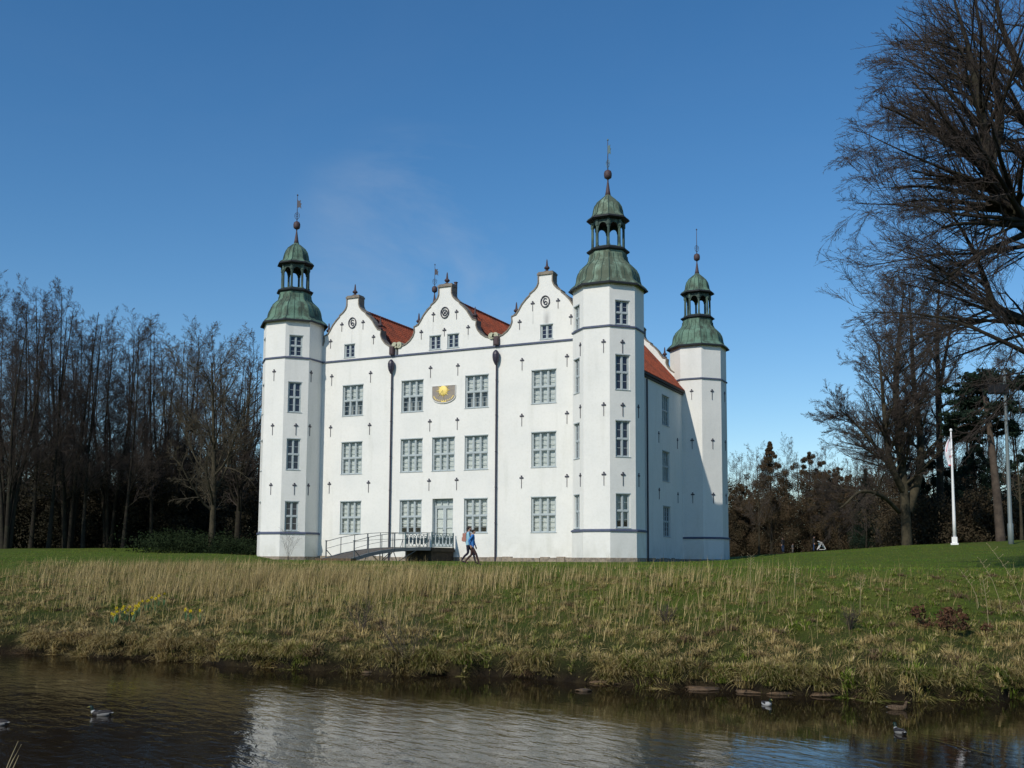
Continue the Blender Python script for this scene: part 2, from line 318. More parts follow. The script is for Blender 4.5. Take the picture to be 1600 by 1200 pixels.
class MB:
    def __init__(s, off=(0, 0, 0)):
        s.v = []; s.f = []; s.m = []; s.off = Vector(off)
    def add(s, vs, fs, mi=0):
        n = len(s.v); s.v += [tuple(Vector(v)-s.off) for v in vs]; s.f += [tuple(i+n for i in f) for f in fs]; s.m += [mi]*len(fs); return s
    def box(s, x0, x1, y0, y1, z0, z1, mi=0):
        return s.add([(x0, y0, z0), (x1, y0, z0), (x1, y1, z0), (x0, y1, z0), (x0, y0, z1), (x1, y0, z1), (x1, y1, z1), (x0, y1, z1)],
                     [(0, 3, 2, 1), (4, 5, 6, 7), (0, 1, 5, 4), (1, 2, 6, 5), (2, 3, 7, 6), (3, 0, 4, 7)], mi)
    def obox(s, T, x0, x1, y0, y1, z0, z1, mi=0):
        """box in a local frame; T maps (u, depth, z) to world"""
        c = [(x0, y0, z0), (x1, y0, z0), (x1, y1, z0), (x0, y1, z0), (x0, y0, z1), (x1, y0, z1), (x1, y1, z1), (x0, y1, z1)]
        return s.add([T(*q) for q in c], [(0, 3, 2, 1), (4, 5, 6, 7), (0, 1, 5, 4), (1, 2, 6, 5), (2, 3, 7, 6), (3, 0, 4, 7)], mi)
    def tube(s, pts, r, n=6, mi=0, cap=True):
        pts = [Vector(p) for p in pts]; rs = r if isinstance(r, (list, tuple)) else [r]*len(pts)
        vs = []; fs = []
        for i, p in enumerate(pts):
            t = (pts[min(i+1, len(pts)-1)]-pts[max(i-1, 0)]).normalized()
            ref = Vector((0, 0, 1)) if abs(t.z) < .9 else Vector((1, 0, 0))
            u = t.cross(ref).normalized(); w = t.cross(u)
            for k in range(n):
                a = 2*math.pi*k/n; vs.append(p+(u*math.cos(a)+w*math.sin(a))*rs[i])
        for i in range(len(pts)-1):
            for k in range(n):
                fs.append((i*n+k, i*n+(k+1) % n, (i+1)*n+(k+1) % n, (i+1)*n+k))
        if cap: fs += [tuple(range(n))[::-1], tuple((len(pts)-1)*n+k for k in range(n))]
        return s.add(vs, fs, mi)
    def lathe(s, c, prof, n=8, rot=0, mi=0, close=True):
        """prof: (radius, z) list; c = axis xy + base z"""
        vs = []; fs = []
        for r, z in prof:
            for k in range(n):
                a = rot+2*math.pi*k/n; vs.append((c[0]+r*math.cos(a), c[1]+r*math.sin(a), c[2]+z))
        for i in range(len(prof)-1):
            for k in range(n): fs.append((i*n+k, i*n+(k+1) % n, (i+1)*n+(k+1) % n, (i+1)*n+k))
        if close: fs += [tuple(range(n))[::-1], tuple((len(prof)-1)*n+k for k in range(n))]
        return s.add(vs, fs, mi)
    def prism(s, poly, T, d0, d1, mi=0, mi_side=None):
        """poly: list of (u,z) -> solid between depths d0,d1"""
        n = len(poly); vs = [T(u, d0, z) for u, z in poly]+[T(u, d1, z) for u, z in poly]
        tri = tessellate_polygon([[Vector((u, z, 0)) for u, z in poly]])
        s.add(vs, [tuple(t) for t in tri]+[tuple(i+n for i in t) for t in tri], mi)
        return s.add(vs, [(i, (i+1) % n, n+(i+1) % n, n+i) for i in range(n)], mi if mi_side is None else mi_side)
    def build(s, name, mats, parent=None, smooth=False):
        me = bpy.data.meshes.new(name); me.from_pydata(s.v, [], s.f)
        for q in (mats if isinstance(mats, (list, tuple)) else [mats]): me.materials.append(q)
        me.polygons.foreach_set('material_index', s.m)
        bm = bmesh.new(); bm.from_mesh(me); bmesh.ops.recalc_face_normals(bm, faces=bm.faces); bm.to_mesh(me); bm.free()
        if smooth: me.polygons.foreach_set('use_smooth', [True]*len(me.polygons))
        return link(name, me, parent)
def bez(p, k=4):
    """Catmull-Rom through points"""
    p = [Vector(q) for q in p]; P = [p[0]*2-p[1]]+p+[p[-1]*2-p[-2]]; o = []
    for i in range(1, len(P)-2):
        for j in range(k):
            t = j/k; a, b, c, d = P[i-1:i+3]
            o.append(.5*((2*b)+(c-a)*t+(2*a-5*b+4*c-d)*t*t+(3*b-a-3*c+d)*t**3))
    return o+[p[-1]]
# ------------------------------------------------------------------ the house
castle = empty('castle', (0, 0, 0), 'white plastered moated castle with curved gables, red tiled roofs and green copper tower domes', 'castle')
def frame_T(P, nrm):
    nrm = Vector(nrm).normalized(); tan = Vector((-nrm.y, nrm.x, 0)); P = Vector(P)
    return lambda u, d, z: P+tan*u-nrm*d+Vector((0, 0, z))
def wall(mb, T, outer, holes, rev=.22, mi=0):
    loops = [[Vector((u, z, 0)) for u, z in outer]]+[[Vector(q+(0,)) for q in ((a, c), (a, d), (b, d), (b, c))] for a, b, c, d in holes]
    flat = [v for L in loops for v in L]
    mb.add([T(v.x, 0, v.y) for v in flat], [tuple(t) for t in tessellate_polygon(loops)], mi)
    for a, b, c, d in holes:
        q = [(a, c), (a, d), (b, d), (b, c)]
        mb.add([T(u, 0, z) for u, z in q]+[T(u, rev, z) for u, z in q], [(i, (i+1) % 4, 4+(i+1) % 4, 4+i) for i in range(4)], mi)
def window(T, a, b, c, d, lights, rows, bars, kind, label=None, dep=.10):
    """frame > pane, blind"""
    f = MB(); e = .002
    z0, z1 = c+.002, d-.002; a += .002; b -= .002; J = .085
    D0, D1 = dep, dep+.09
    f.obox(T, a, b, D0, D1, z1-J, z1); f.obox(T, a, b, D0, D1, z0, z0+J)
    f.obox(T, a, a+J, D0+e, D1, z0+J, z1-J); f.obox(T, b-J, b, D0+e, D1, z0+J, z1-J)
    f.obox(T, a-.05, b+.05, -.04, D0-.003, z0-.002, z0+.035)          # drip sill
    f.obox(T, a-.03, b+.03, -.025, .05, z1-.05, z1+.02)               # head moulding
    zs = [z0+J+(z1-z0-2*J)*k/rows for k in range(rows+1)]; us = [a+J+(b-a-2*J)*k/lights for k in range(lights+1)]
    for z in zs[1:-1]: f.obox(T, a+J, b-J, D0-.02, D1-e, z-.05, z+.05)
    for u in us[1:-1]: f.obox(T, u-.045, u+.045, D0-.012, D1-e, z0+J, z1-J)
    for i in range(lights):
        for j in range(rows):
            u0, u1 = us[i]+(.045 if i else 0), us[i+1]-(.045 if i < lights-1 else 0); w0, w1 = zs[j]+(.05 if j else 0), zs[j+1]-(.05 if j < rows-1 else 0)
            s = .04                                                   # casement
            f.obox(T, u0, u1, D0+.02, D1-.004, w0, w0+s); f.obox(T, u0, u1, D0+.02, D1-.004, w1-s, w1)
            f.obox(T, u0, u0+s, D0+.022, D1-.004, w0+s, w1-s); f.obox(T, u1-s, u1, D0+.022, D1-.004, w0+s, w1-s)
            for k in range(1, bars): z = w0+(w1-w0)*k/bars; f.obox(T, u0+s, u1-s, D0+.045, D1-.01, z-.014, z+.014)
    o = f.build('window', M['frame'], castle)
    if label: o['label'] = label
    g = MB(); g.add([T(a+.03, D1-.02, z0+.03), T(b-.03, D1-.02, z0+.03), T(b-.03, D1-.02, z1-.03), T(a+.03, D1-.02, z1-.03)], [(0, 1, 2, 3)])
    if kind == 'dark':
        g.build('pane', M['dark_glass'], o)
        return o
    g.build('pane', M['glass'], o)
    zb = z0+{'blind': 0, 'raised': .21, 'half': .5, 'low': .1}[kind]*(z1-z0)
    h = MB()
    n = 24; w = b-a
    vs = []; fs = []
    for k in range(n+1):                                              # gathered cloth
        u = a+w*k/n; dd = D1+.13+.018*math.sin(k*1.9+a*3)
        vs += [T(u, dd, zb), T(u, dd, z1)]
    for k in range(n): fs.append((2*k, 2*k+2, 2*k+3, 2*k+1))
    h.add(vs, fs, 0); h.add([T(a, D1+.35, z0), T(b, D1+.35, z0), T(b, D1+.35, z1), T(a, D1+.35, z1)], [(0, 1, 2, 3)], 1)  # backing sheet, its flat colour standing in for the unlit room
    h.build('blind', [M['blind'], M['dim'] if kind in ('half', 'low') else M['room']], o)
    return o
def anchor(T, u, z, ln=.62, w=1.):
    a = MB()
    for du, dz in ((-.10, 0), (.10, 0), (0, .12), (0, 0)):
        q = [(u+du*w+.06*math.cos(t*math.pi/4), z+dz+.06*math.sin(t*math.pi/4)) for t in range(8)]
        a.prism(q, T, -.045 if (du or dz) else -.055, .01)
    a.obox(T, u-.016, u+.016, -.04, .01, z-.1-ln, z-.06)
    a.build('wall_anchor', M['iron'], castle)

YF, LB = .8, 21.58
TF = frame_T((0, YF, 0), (0, -1, 0)); TS = frame_T((12.2, 0, 0), (1, 0, 0)); TK = frame_T((0, LB-.8, 0), (0, 1, 0)); TWL = frame_T((-12.2, 0, 0), (-1, 0, 0))
ROWS = ((10.60, 13.02), (6.17, 8.67), (1.69, 4.18))
cols = (-7.93, -2.68, 0, 2.68, 7.93)
fw_holes = []; wins = []
for r, (c, d) in enumerate(ROWS):
    for x in cols:
        if x == 0 and r != 1: continue
        fw_holes.append((x-.935, x+.935, c, d)); wins.append((x, r, c, d))
door_hole = (-.85, .85, .72, 4.2)
mb = MB()
wall(mb, TF, [(-12.1, -2.6), (-12.1, 14.93), (12.1, 14.93), (12.1, -2.6)], fw_holes+[door_hole], .45)
side_holes = [(14.0, 15.85, 10.5, 12.95), (14.0, 15.85, 6.05, 8.5), (14.1, 15.95, 1.69, 4.15)]
wall(mb, TS, [(.8, -2.6), (.8, 14.2), (LB-.8, 14.2), (LB-.8, -2.6)], side_holes, .45)
wall(mb, TWL, [(-LB+.8, -2.6), (-LB+.8, 14.2), (-.8, 14.2), (-.8, -2.6)], [], .2)
wall(mb, TK, [(-12.1, -2.6), (-12.1, 14.93), (12.1, 14.93), (12.1, -2.6)], [], .2)
mb.build('wall', M['plaster'], castle)
for x, r, c, d in wins:
    k = 'raised' if (r == 2 and abs(x) == 2.68) else ('half' if r == 0 and abs(x) == 2.68 else ('half' if r == 0 and x < -5 else 'blind'))
    window(TF, x-.935, x+.935, c, d, 3, 2, 3, k)
for a, b, c, d in side_holes: window(TS, a, b, c, d, 3, 2, 3, 'blind' if c > 3 else 'dark')
# door
f = MB(); T = TF
f.obox(T, -.848, .848, .3, .38, 3.62, 3.72); f.obox(T, -.848, .848, .3, .38, 4.1, 4.198)
for u in (-.848, .768): f.obox(T, u, u+.08, .302, .38, .722, 4.1)
for u in (-.3, .22): f.obox(T, u, u+.05, .31, .36, 3.72, 4.1)
for s in (0, 1):
    u0, u1 = (-.768, -.004) if s == 0 else (.004, .768)
    f.obox(T, u0, u1, .32, .37, .73, 1.45); f.obox(T, u0, u1, .32, .37, 3.5, 3.615)
    f.obox(T, u0, u0+.12, .322, .37, 1.45, 3.5); f.obox(T, u1-.12, u1, .322, .37, 1.45, 3.5)
    for z in (2.13, 2.8): f.obox(T, u0+.12, u1-.12, .335, .36, z-.02, z+.02)
    f.obox(T, u0+.14, u1-.14, .31, .33, .85, 1.33)
door = f.build('door', M['frame'], castle)
g = MB(); g.add([T(-.76, .352, .74), T(.76, .352, .74), T(.76, .352, 4.15), T(-.76, .352, 4.15)], [(0, 1, 2, 3)]); g.build('pane', M['glass'], door)
g = MB(); g.add([T(-.84, .44, .73), T(.84, .44, .73), T(.84, .44, 4.19), T(-.84, .44, 4.19)], [(0, 1, 2, 3)]); g.build('blind', M['blind'], door)
g = MB(); g.tube([T(-.06, .30, 1.95), T(-.06, .25, 1.95), T(-.17, .25, 1.95)], .015); g.build('door_handle', M['iron'], door)
# string course and base line of the front, plinth of rough stones
s = MB(); s.obox(TF, -10.85, 10.85, -.09, .01, 14.87, 14.99); s.build('string_course', M['blue'], castle)
rnd = random.Random(5)
p = MB(); x = -11.2; split_ = False
while x < 11.2:
    if x > 0 and not split_: p.build('plinth', M['plinth'], castle); p = MB(); split_ = True
    w = rnd.uniform(.5, 1.1); h = rnd.uniform(-.02, .1)
    if not (-.98 < x+w/2 < .98): p.obox(TF, x, x+w-.03, -.10-rnd.random()*.07, .03, -.8, h)
    x += w
p.build('plinth', M['plinth'], castle); p = MB(); y = 1.0
while y < LB-1.6:
    w = rnd.uniform(.5, 1.1); p.obox(TS, y, y+w-.03, -.10-rnd.random()*.07, .03, -.8, rnd.uniform(-.04, .08)); y += w
p.build('plinth', M['plinth'], castle)
# gables
HP = [(.5, 19.72), (.5, 19.2), (.6, 18.93), (.83, 18.68), (1.17, 18.45), (1.17, 18.36), (1.45, 18.12), (1.78, 17.76), (2.03, 17.36), (2.25, 17.07), (2.57, 16.97), (2.53, 16.62), (2.66, 16.27), (2.92, 15.96), (3.28, 15.71), (3.68, 15.57), (3.95, 15.53)]
def gable(cx, front, wins_u, med):
    yb = YF if front else LB-YF
    T = frame_T((cx, yb, 0), (0, -1 if front else 1, 0))
    prof = HP+[(3.95, 14.92)]
    outer = [(-u, z) for u, z in reversed(prof)]+[(u, z) for u, z in prof]
    m = MB(); holes = [(u-.48, u+.48, 15.1, 16.2) for u in wins_u]
    wall(m, T, outer, holes, .3)
    n = len(outer)
    tri = tessellate_polygon([[Vector((u, z, 0)) for u, z in outer]])
    m.add([T(u, .6, z) for u, z in outer], [tuple(t) for t in tri]); m.add([T(u, d, z) for d in (0, .6) for u, z in outer], [(i, i+1, n+i+1, n+i) for i in range(n-1)])
    g = m.build('gable', M['plaster'], castle)
    c = MB(); N = len(HP)                                       # coping follows the curve
    for s in (-1, 1):
        pts = [Vector((s*u, z)) for u, z in HP]
        nr = []
        for i in range(N):
            t = (pts[min(i+1, N-1)]-pts[max(i-1, 0)]).normalized(); nr.append(Vector((-t.y, t.x))*(1 if s > 0 else -1))
        inn = [p for p in pts]; ou = [p+q*.085 for p, q in zip(pts, nr)]
        vs = [T(q.x, d, q.y) for d in (-.07, .68) for q in inn+ou]
        fs = []
        for i in range(N-1):
            fs += [(i, i+1, N+i+1, N+i), (2*N+i, 2*N+i+1, 3*N+i+1, 3*N+i), (N+i, N+i+1, 3*N+i+1, 3*N+i), (i, i+1, 2*N+i+1, 2*N+i)]
        c.add(vs, fs)
    c.obox(T, -.62, .62, -.1, .7, 19.72, 19.86); c.obox(T, -.55, .55, -.05, .66, 19.861, 19.95)
    c.build('coping', M['coping'], g)
    for s in (-1, 1):                                            # scroll stones at the feet, finials on shoulders
        q = MB(); q.tube([T(s*3.86, -.12, 15.72), T(s*3.86, .66, 15.72)], .24, 14); q.tube([T(s*3.86, -.16, 15.72), T(s*3.86, .68, 15.72)], .1, 10)
        q.build('scroll', M['scroll'], g)
    for u, z in ((0, 19.95), (-2.36, 17.12), (2.36, 17.12)):
        P = T(u, .25, z); q = MB()
        q.lathe(P, [(.2, 0), (.2, .08), (.09, .13), (.08, .18), (.18, .25), (.21, .31), (.17, .38), (.09, .45), (.07, .6), (.045, .85), (.01, .95)], 8)
        q.build('finial', M['finial'], g)
    if med:
        q = MB(); rr = .36
        ring = [T(rr*.9*math.cos(a*math.pi/12), -.05, 17.8+rr*1.1*math.sin(a*math.pi/12)) for a in range(25)]
        q.tube(ring, .042, 6)
        if med == 'cross':
            r2 = [T(.2*math.cos(a*math.pi/8), -.05, 17.8+.22*math.sin(a*math.pi/8)) for a in range(17)]; q.tube(r2, .032, 5)
            for k in range(4):
                a = k*math.pi/2+math.pi/4; q.tube([T(.05*math.cos(a), -.05, 17.8+.05*math.sin(a)), T(.2*math.cos(a), -.05, 17.8+.22*math.sin(a))], .028, 5)
            q.tube([T(0, -.02, 17.8), T(0, -.08, 17.8)], .05, 8)
        else:
            q.tube(bez([T(.12, -.05, 17.98), T(-.05, -.05, 18.02), T(-.13, -.05, 17.85), T(-.08, -.05, 17.65), T(.08, -.05, 17.6), T(.14, -.05, 17.74), T(.02, -.05, 17.82), T(-.08, -.05, 17.72)]), .032, 5)
        q.build('medallion', M['iron'], g)
    if front:
        for u in wins_u:
            window(T, u-.48, u+.48, 15.1, 16.2, 2, 1, 3, 'dark', dep=.08)
        for u in (-.97, .97): anchor(T, u, 17.76, .45)
        for u in (-1.98, 1.94): anchor(T, u, 16.53, .45)
    return g
gable(-8.1, True, (-.22,), 'g'); gable(0, True, (-.8, .7), 'cross'); gable(8.03, True, (.1,), 'g')
anchor(TF, -.03, 16.5, .35)
for cx in (-8.1, 0, 8.03): gable(cx, False, (), None)
# roofs
def roof(cx, xl, zl, xr, zr):
    y0, y1 = YF+.55, LB-YF-.55; ridge = 18.98; m = MB()
    for xe, ze in ((xl, zl), (xr, zr)):
        L = math.hypot(xe-cx, ridge-ze); nrow = int(L/.33); ncol = 2
        ux, uz = (xe-cx)/L, (ze-ridge)/L; nx, nz = -uz*(1 if xe > cx else -1), abs(ux)
        nx = abs(uz)*(1 if xe > cx else -1)
        for k in range(nrow):                                  # each course laps over the next
            a, b = L*k/nrow, L*(k+1)/nrow+.03
            pa = (cx+ux*a, ridge+uz*a); pb = (cx+ux*b+nx*.045, ridge+uz*b+nz*.045); pc = (cx+ux*b, ridge+uz*b)
            m.add([(pa[0], y0, pa[1]), (pb[0], y0, pb[1]), (pb[0], y1, pb[1]), (pa[0], y1, pa[1]), (pc[0], y0, pc[1]), (pc[0], y1, pc[1])], [(0, 1, 2, 3), (1, 4, 5, 2)])
        # pan rolls
        y = y0+.12
        while y < y1:
            m.add([(cx, y-.05, ridge), (cx, y+.05, ridge), (xe, y-.05, ze), (xe, y+.05, ze), (cx+nx*.075, y, ridge+nz*.075), (xe+nx*.075, y, ze+nz*.075)], [(0, 2, 5, 4), (1, 4, 5, 3)])
            y += .27
    o = m.build('roof', M['tile'], castle)
    r = MB(); y = y0
    while y < y1:
        r.tube([(cx, y, ridge+.03), (cx, min(y+.38, y1), ridge+.05)], [.11, .13], 8); y += .36
    r.build('ridge_tile', M['tile'], o)
roof(-8.1, -12.42, 14.0, -4.05, 14.6); roof(0, -4.05, 14.6, 4.05, 14.6); roof(8.03, 4.05, 14.6, 12.42, 13.98)
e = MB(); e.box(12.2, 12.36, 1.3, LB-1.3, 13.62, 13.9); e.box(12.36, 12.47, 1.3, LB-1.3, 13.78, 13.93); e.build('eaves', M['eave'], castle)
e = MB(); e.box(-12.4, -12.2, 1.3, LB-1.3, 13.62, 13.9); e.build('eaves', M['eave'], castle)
# valley outlets, hoppers, downpipes
for x in (-4.4, 4.32):
    b = MB(); b.box(x-.17, x+.17, YF-.3, YF+.3, 15.0, 15.62); b.box(x-.13, x+.13, YF-.34, YF-.301, 15.05, 15.5); b.build('rainwater_box', M['finial'], castle)
    P = MB(); P.tube([(x, YF-.14, 13.7), (x, YF-.14, 5), (x, YF-.14, .2), (x, YF-.14, -.3)], .062, 10)
    for z in (12.5, 10, 7.4, 4.9, 2.4): P.tube([(x, YF-.14, z-.03), (x, YF-.14, z+.03)], .08, 10)
    o = P.build('downpipe', M['pipe'], castle)
    h = MB(); h.lathe((x, YF-.26, 0), [(.05, 13.55), (.12, 13.68), (.2, 13.85), (.245, 14.1), (.25, 14.3), (.2, 14.48), (.1, 14.6), (.03, 14.64)], 12); h.build('hopper', M['pipe'], o)
P = MB(); P.tube([(12.36, 9.9, 13.5), (12.36, 9.9, 5), (12.36, 9.9, -.3)], .07, 10); P.build('downpipe', M['pipe'], castle)
# wall anchors
for z in (13.78, 9.83, 5.5):
    for u in (-9.9, -6.36, -1.15, 1.13, 6.26, 9.68): anchor(TF, u, z)
for y, z in ((13.1, 9.7), (18.0, 9.7), (13.1, 5.3), (18.0, 5.25)): anchor(TS, y, z)
# chimney just behind the middle gable
c = MB(); c.box(.3, .46, 1.6, 1.78, 18.6, 20.2); c.box(.27, .49, 1.57, 1.81, 20.2, 20.26); c.build('chimney', M['finial'], castle)
# sundial
T = TF; poly = [(-.97, 12.4), (-.97, 11.66)]+[(-.97*math.cos(a), 11.62-.5*math.sin(a)) for a in np.linspace(.12, math.pi-.12, 15)]+[(.97, 11.66), (.97, 12.4)]
d = MB(); d.prism(poly, T, -.06, 0); dial = d.build('sundial', M['dial'], castle)
b = MB()
bp = poly+[poly[0]]
for (u0_, z0_), (u1_, z1_) in zip(bp[:-1], bp[1:]): b.tube([T(u0_, -.06, z0_), T(u1_, -.06, z1_)], .028, 5)
b.build('dial_border', M['plaster'], dial)
q = MB(); cu, cz_ = -.03, 12.03
for k in range(16):
    a = 2*math.pi*k/16; rr = .6 if k % 2 == 0 else .46; hw = .17
    tip = (cu+rr*math.cos(a)*1.08, min(cz_+rr*math.sin(a)*.95, 12.37))
    b1 = (cu+.2*math.cos(a-hw*2), cz_+.2*math.sin(a-hw*2)); b2 = (cu+.2*math.cos(a+hw*2), cz_+.2*math.sin(a+hw*2))
    q.add([T(*b1[:1], -.07, b1[1]), T(*b2[:1], -.07, b2[1]), T(tip[0], -.075, tip[1]), T((b1[0]+b2[0])/2, -.14, (b1[1]+b2[1])/2)], [(0, 3, 2), (3, 1, 2)])
disc = []
for i, (rr, dd) in enumerate(((.36, -.09), (.28, -.13), (.12, -.16), (.01, -.17))):
    disc.append([T(cu+rr*math.cos(k*math.pi/8), dd, cz_+rr*math.sin(k*math.pi/8)) for k in range(16)])
for i in range(3): q.add(disc[i]+disc[i+1], [(k, (k+1) % 16, 16+(k+1) % 16, 16+k) for k in range(16)])
q.build('gilded_sun', M['gold'], dial)
q = MB()
for k in range(13):
    a = math.pi*(k+.5)/13; q.obox(T, -.8*math.cos(a)-.03, -.8*math.cos(a)+.03, -.075, -.055, 11.66-.36*math.sin(a)-.05, 11.66-.36*math.sin(a)+.04)
q.obox(T, -.2, .22, -.073, -.055, 11.2, 11.27)
q.build('hour_mark', M['gold'], dial)
q = MB(); q.tube([T(cu, -.18, cz_), T(cu, -.62, 11.6)], .012, 5); q.build('gnomon', M['iron'], dial)

# ------------------------------------------------------------------ towers
U2, AP = .918, 2.19
def tower(X, Y, holes_by_face, label, copper, anch, vane_rot, flag):
    ct = (X, Y, 0); R8 = AP/math.cos(math.pi/8)
    m = MB(); faces = []
    for k in range(8):
        a = k*math.pi/4; nrm = Vector((math.cos(a), math.sin(a), 0)); T = frame_T(Vector(ct)+nrm*AP, nrm); faces.append(T)
        w = AP*math.tan(math.pi/8)
        wall(m, T, [(-w, -2.6), (-w, 17.95), (w, 17.95), (w, -2.6)], holes_by_face.get(k, []), .3)
    # plinth zone slightly proud
    tw = m.build('tower', M['plaster'], castle); tw['label'] = label
    b = MB(); r = math.pi/8
    b.lathe(ct, [(R8+.003, 1.66), (R8+.13, 1.66), (R8+.13, 1.76), (R8+.003, 1.83)], 8, r, close=False); b.build('base_band', M['blue'], tw)
    b = MB(); b.lathe(ct, [(R8+.09, -.8), (R8+.09, -.02), (R8+.02, .04)], 8, r, close=False); b.build('plinth', M['plinth'], tw)
    b = MB(); b.lathe(ct, [(R8+.06, -.02), (R8+.055, 1.66)], 8, r, close=False); b.build('base_course', M['plaster'], tw)
    b = MB(); b.lathe(ct, [(R8+.003, 14.89), (R8+.09, 14.89), (R8+.09, 14.99), (R8+.003, 15.03)], 8, r, close=False); b.build('string_course', M['blue'], tw)
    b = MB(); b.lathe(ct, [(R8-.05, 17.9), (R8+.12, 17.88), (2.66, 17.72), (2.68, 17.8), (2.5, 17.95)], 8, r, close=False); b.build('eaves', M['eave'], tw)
    cu = M[copper]
    def dome(name, prof, seams, mt):
        d = MB(); d.lathe(ct, prof, 8, r)
        R0 = MB()
        o = d.build(name, mt, tw)
        for k in range(8):
            for j in range(seams):
                f_ = j/seams
                pts = []
                for rr, z in prof[1:-1]:
                    a0, a1 = r+k*math.pi/4, r+(k+1)*math.pi/4
                    p = Vector((math.cos(a0), math.sin(a0), 0)).lerp(Vector((math.cos(a1), math.sin(a1), 0)), f_)*(rr+.012)
                    pts.append((X+p.x, Y+p.y, z))
                R0.tube(pts, .022 if f_ else .03, 4)
        R0.build('copper_seam', M['copper_seam'], tw)
        return o
    dome('dome', [(2.5, 17.95), (2.56, 17.9), (2.4, 18.05), (2.2, 18.22), (2.13, 18.45), (2.1, 18.7), (2.03, 18.95), (1.88, 19.22), (1.65, 19.45), (1.42, 19.66), (1.3, 19.9), (1.27, 20.15), (1.27, 20.35)], 3, cu)
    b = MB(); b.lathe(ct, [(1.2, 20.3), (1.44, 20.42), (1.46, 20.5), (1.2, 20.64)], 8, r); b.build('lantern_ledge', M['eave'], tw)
    l = MB()
    for k in range(8):
        a = r+k*math.pi/4; c_, s_ = math.cos(a), math.sin(a)
        l.lathe((X+1.04*c_, Y+1.04*s_, 0), [(.13, 20.6), (.13, 20.75), (.09, 20.8), (.085, 22.05), (.13, 22.12), (.13, 22.5)], 6, a)
        # arched spandrel between the posts
        a2 = a+math.pi/4; P0 = Vector((X+1.04*c_, Y+1.04*s_, 0)); P1 = Vector((X+1.04*math.cos(a2), Y+1.04*math.sin(a2), 0)); D = (P1-P0); Lw = D.length; D.normalize(); Nn = Vector((D.y, -D.x, 0))
        T_ = lambda u, d, z, P0=P0, D=D, Nn=Nn: P0+D*u-Nn*d+Vector((0, 0, z))
        arch = [(0, 22.5), (0, 21.9)]+[(Lw/2-(Lw/2-.1)*math.cos(t), 21.95+.36*math.sin(t)) for t in np.linspace(0, math.pi, 9)]+[(Lw, 21.9), (Lw, 22.5)]
        l.prism(arch, T_, -.04, .05)
        l.obox(T_, .1, Lw-.1, -.02, .02, 20.62, 20.72)
    l.build('lantern', M['lantern'], tw)
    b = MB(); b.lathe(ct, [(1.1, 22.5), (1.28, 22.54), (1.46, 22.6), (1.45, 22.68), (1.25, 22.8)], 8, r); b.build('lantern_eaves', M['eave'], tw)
    dome('lantern_dome', [(1.25, 22.7), (1.36, 22.74), (1.12, 22.9), (1.02, 23.08), (.98, 23.35), (.9, 23.65), (.72, 23.93), (.46, 24.15), (.28, 24.3), (.2, 24.45)], 2, cu)
    b = MB(); b.lathe(ct, [(.22, 24.35), (.15, 24.7), (.1, 25.05), (.05, 25.4), (.05, 25.55), (.12, 25.58), (.24, 25.66), (.27, 25.8), (.27, 25.98), (.22, 26.12), (.1, 26.2), (.04, 26.22)], 12); b.lathe(ct, [(.035, 26.2), (.02, 28.3)], 6); b.build('spire', M['finial'], tw, True)
    v = MB(); ca, sa = math.cos(vane_rot), math.sin(vane_rot); V = lambda u, d, z: Vector((X+u*ca-d*sa, Y+u*sa+d*ca, z))
    for s in (-1, 1):
        v.tube(bez([V(0, 0, 26.35), V(s*.16, 0, 26.5), V(s*.2, 0, 26.75), V(s*.08, 0, 26.9), V(0, 0, 26.85)]), .02, 5)
        v.tube(bez([V(0, 0, 26.6), V(s*.1, 0, 26.62), V(s*.09, 0, 26.76), V(0, 0, 26.78)]), .015, 4)
    if flag:
        v.prism([(.02, 27.95), (.02, 27.35), (.12, 27.3), (.2, 27.38), (.34, 27.2), (.3, 27.5), (.36, 27.62), (.25, 27.7), (.28, 27.9), (.14, 27.85)], V, -.015, .015)
    v.lathe((X, Y, 0), [(.005, 28.25), (.06, 28.3), (.06, 28.36), (.005, 28.42)], 8)
    v.build('weathervane', M['teal'] if flag == 2 else M['iron'], tw)
    for k, u, z in anch: anchor(faces[k], u, z)
    return faces
TR = [(15.04, 16.70), (10.76, 13.12), (6.42, 8.82), (1.86, 4.12)]
# faces: 0 +x, 1 +x+y, 2 +y, 3 -x+y, 4 -x, 5 -x-y, 6 -y, 7 +x-y ; local u runs counter-clockwise
zl = (13.9, 9.78, 5.3)
w = lambda c, h: [(c-h, c+h, a, b) for a, b in TR]
F = tower(13, 0, {7: w(0, .5), 5: w(-.22, .47)}, 'nearest tower, its dome dark and streaked', 'copper_dark', [(6, .5, z) for z in zl]+[(7, 0., z) for z in zl if z < 14]+[(5, .42, z) for z in zl]+[(0, -.35, z) for z in zl[1:]], -.6, 2)
for k, h in ((7, w(0, .5)), (5, w(-.22, .47))):
    for a, b, c, d in h: window(F[k], a, b, c, d, 2, 2 if c < 14 or True else 2, 2, 'raised' if (c < 2 and k == 7) else ('blind' if c < 2 else 'dark'))
F = tower(-13, 0, {7: w(-.1, .5), 5: w(0, .47)}, 'left front tower with an even green dome', 'copper', [(6, -.05, z) for z in zl]+[(7, .05, z) for z in zl[1:]]+[(0, -.62, z) for z in zl], .2, 1)
for k, h in ((7, w(-.1, .5)), (5, w(0, .47))):
    for a, b, c, d in h: window(F[k], a, b, c, d, 2, 2, 2, 'dark')
F = tower(13, LB, {}, 'right rear tower with the brightest green dome', 'copper', [(6, .05, z) for z in zl]+[(7, .05, z) for z in zl]+[(0, .2, z) for z in zl], .9, 0)
tower(-13, LB, {}, 'left rear tower, only its spire above the gables', 'copper', [], .3, 1)

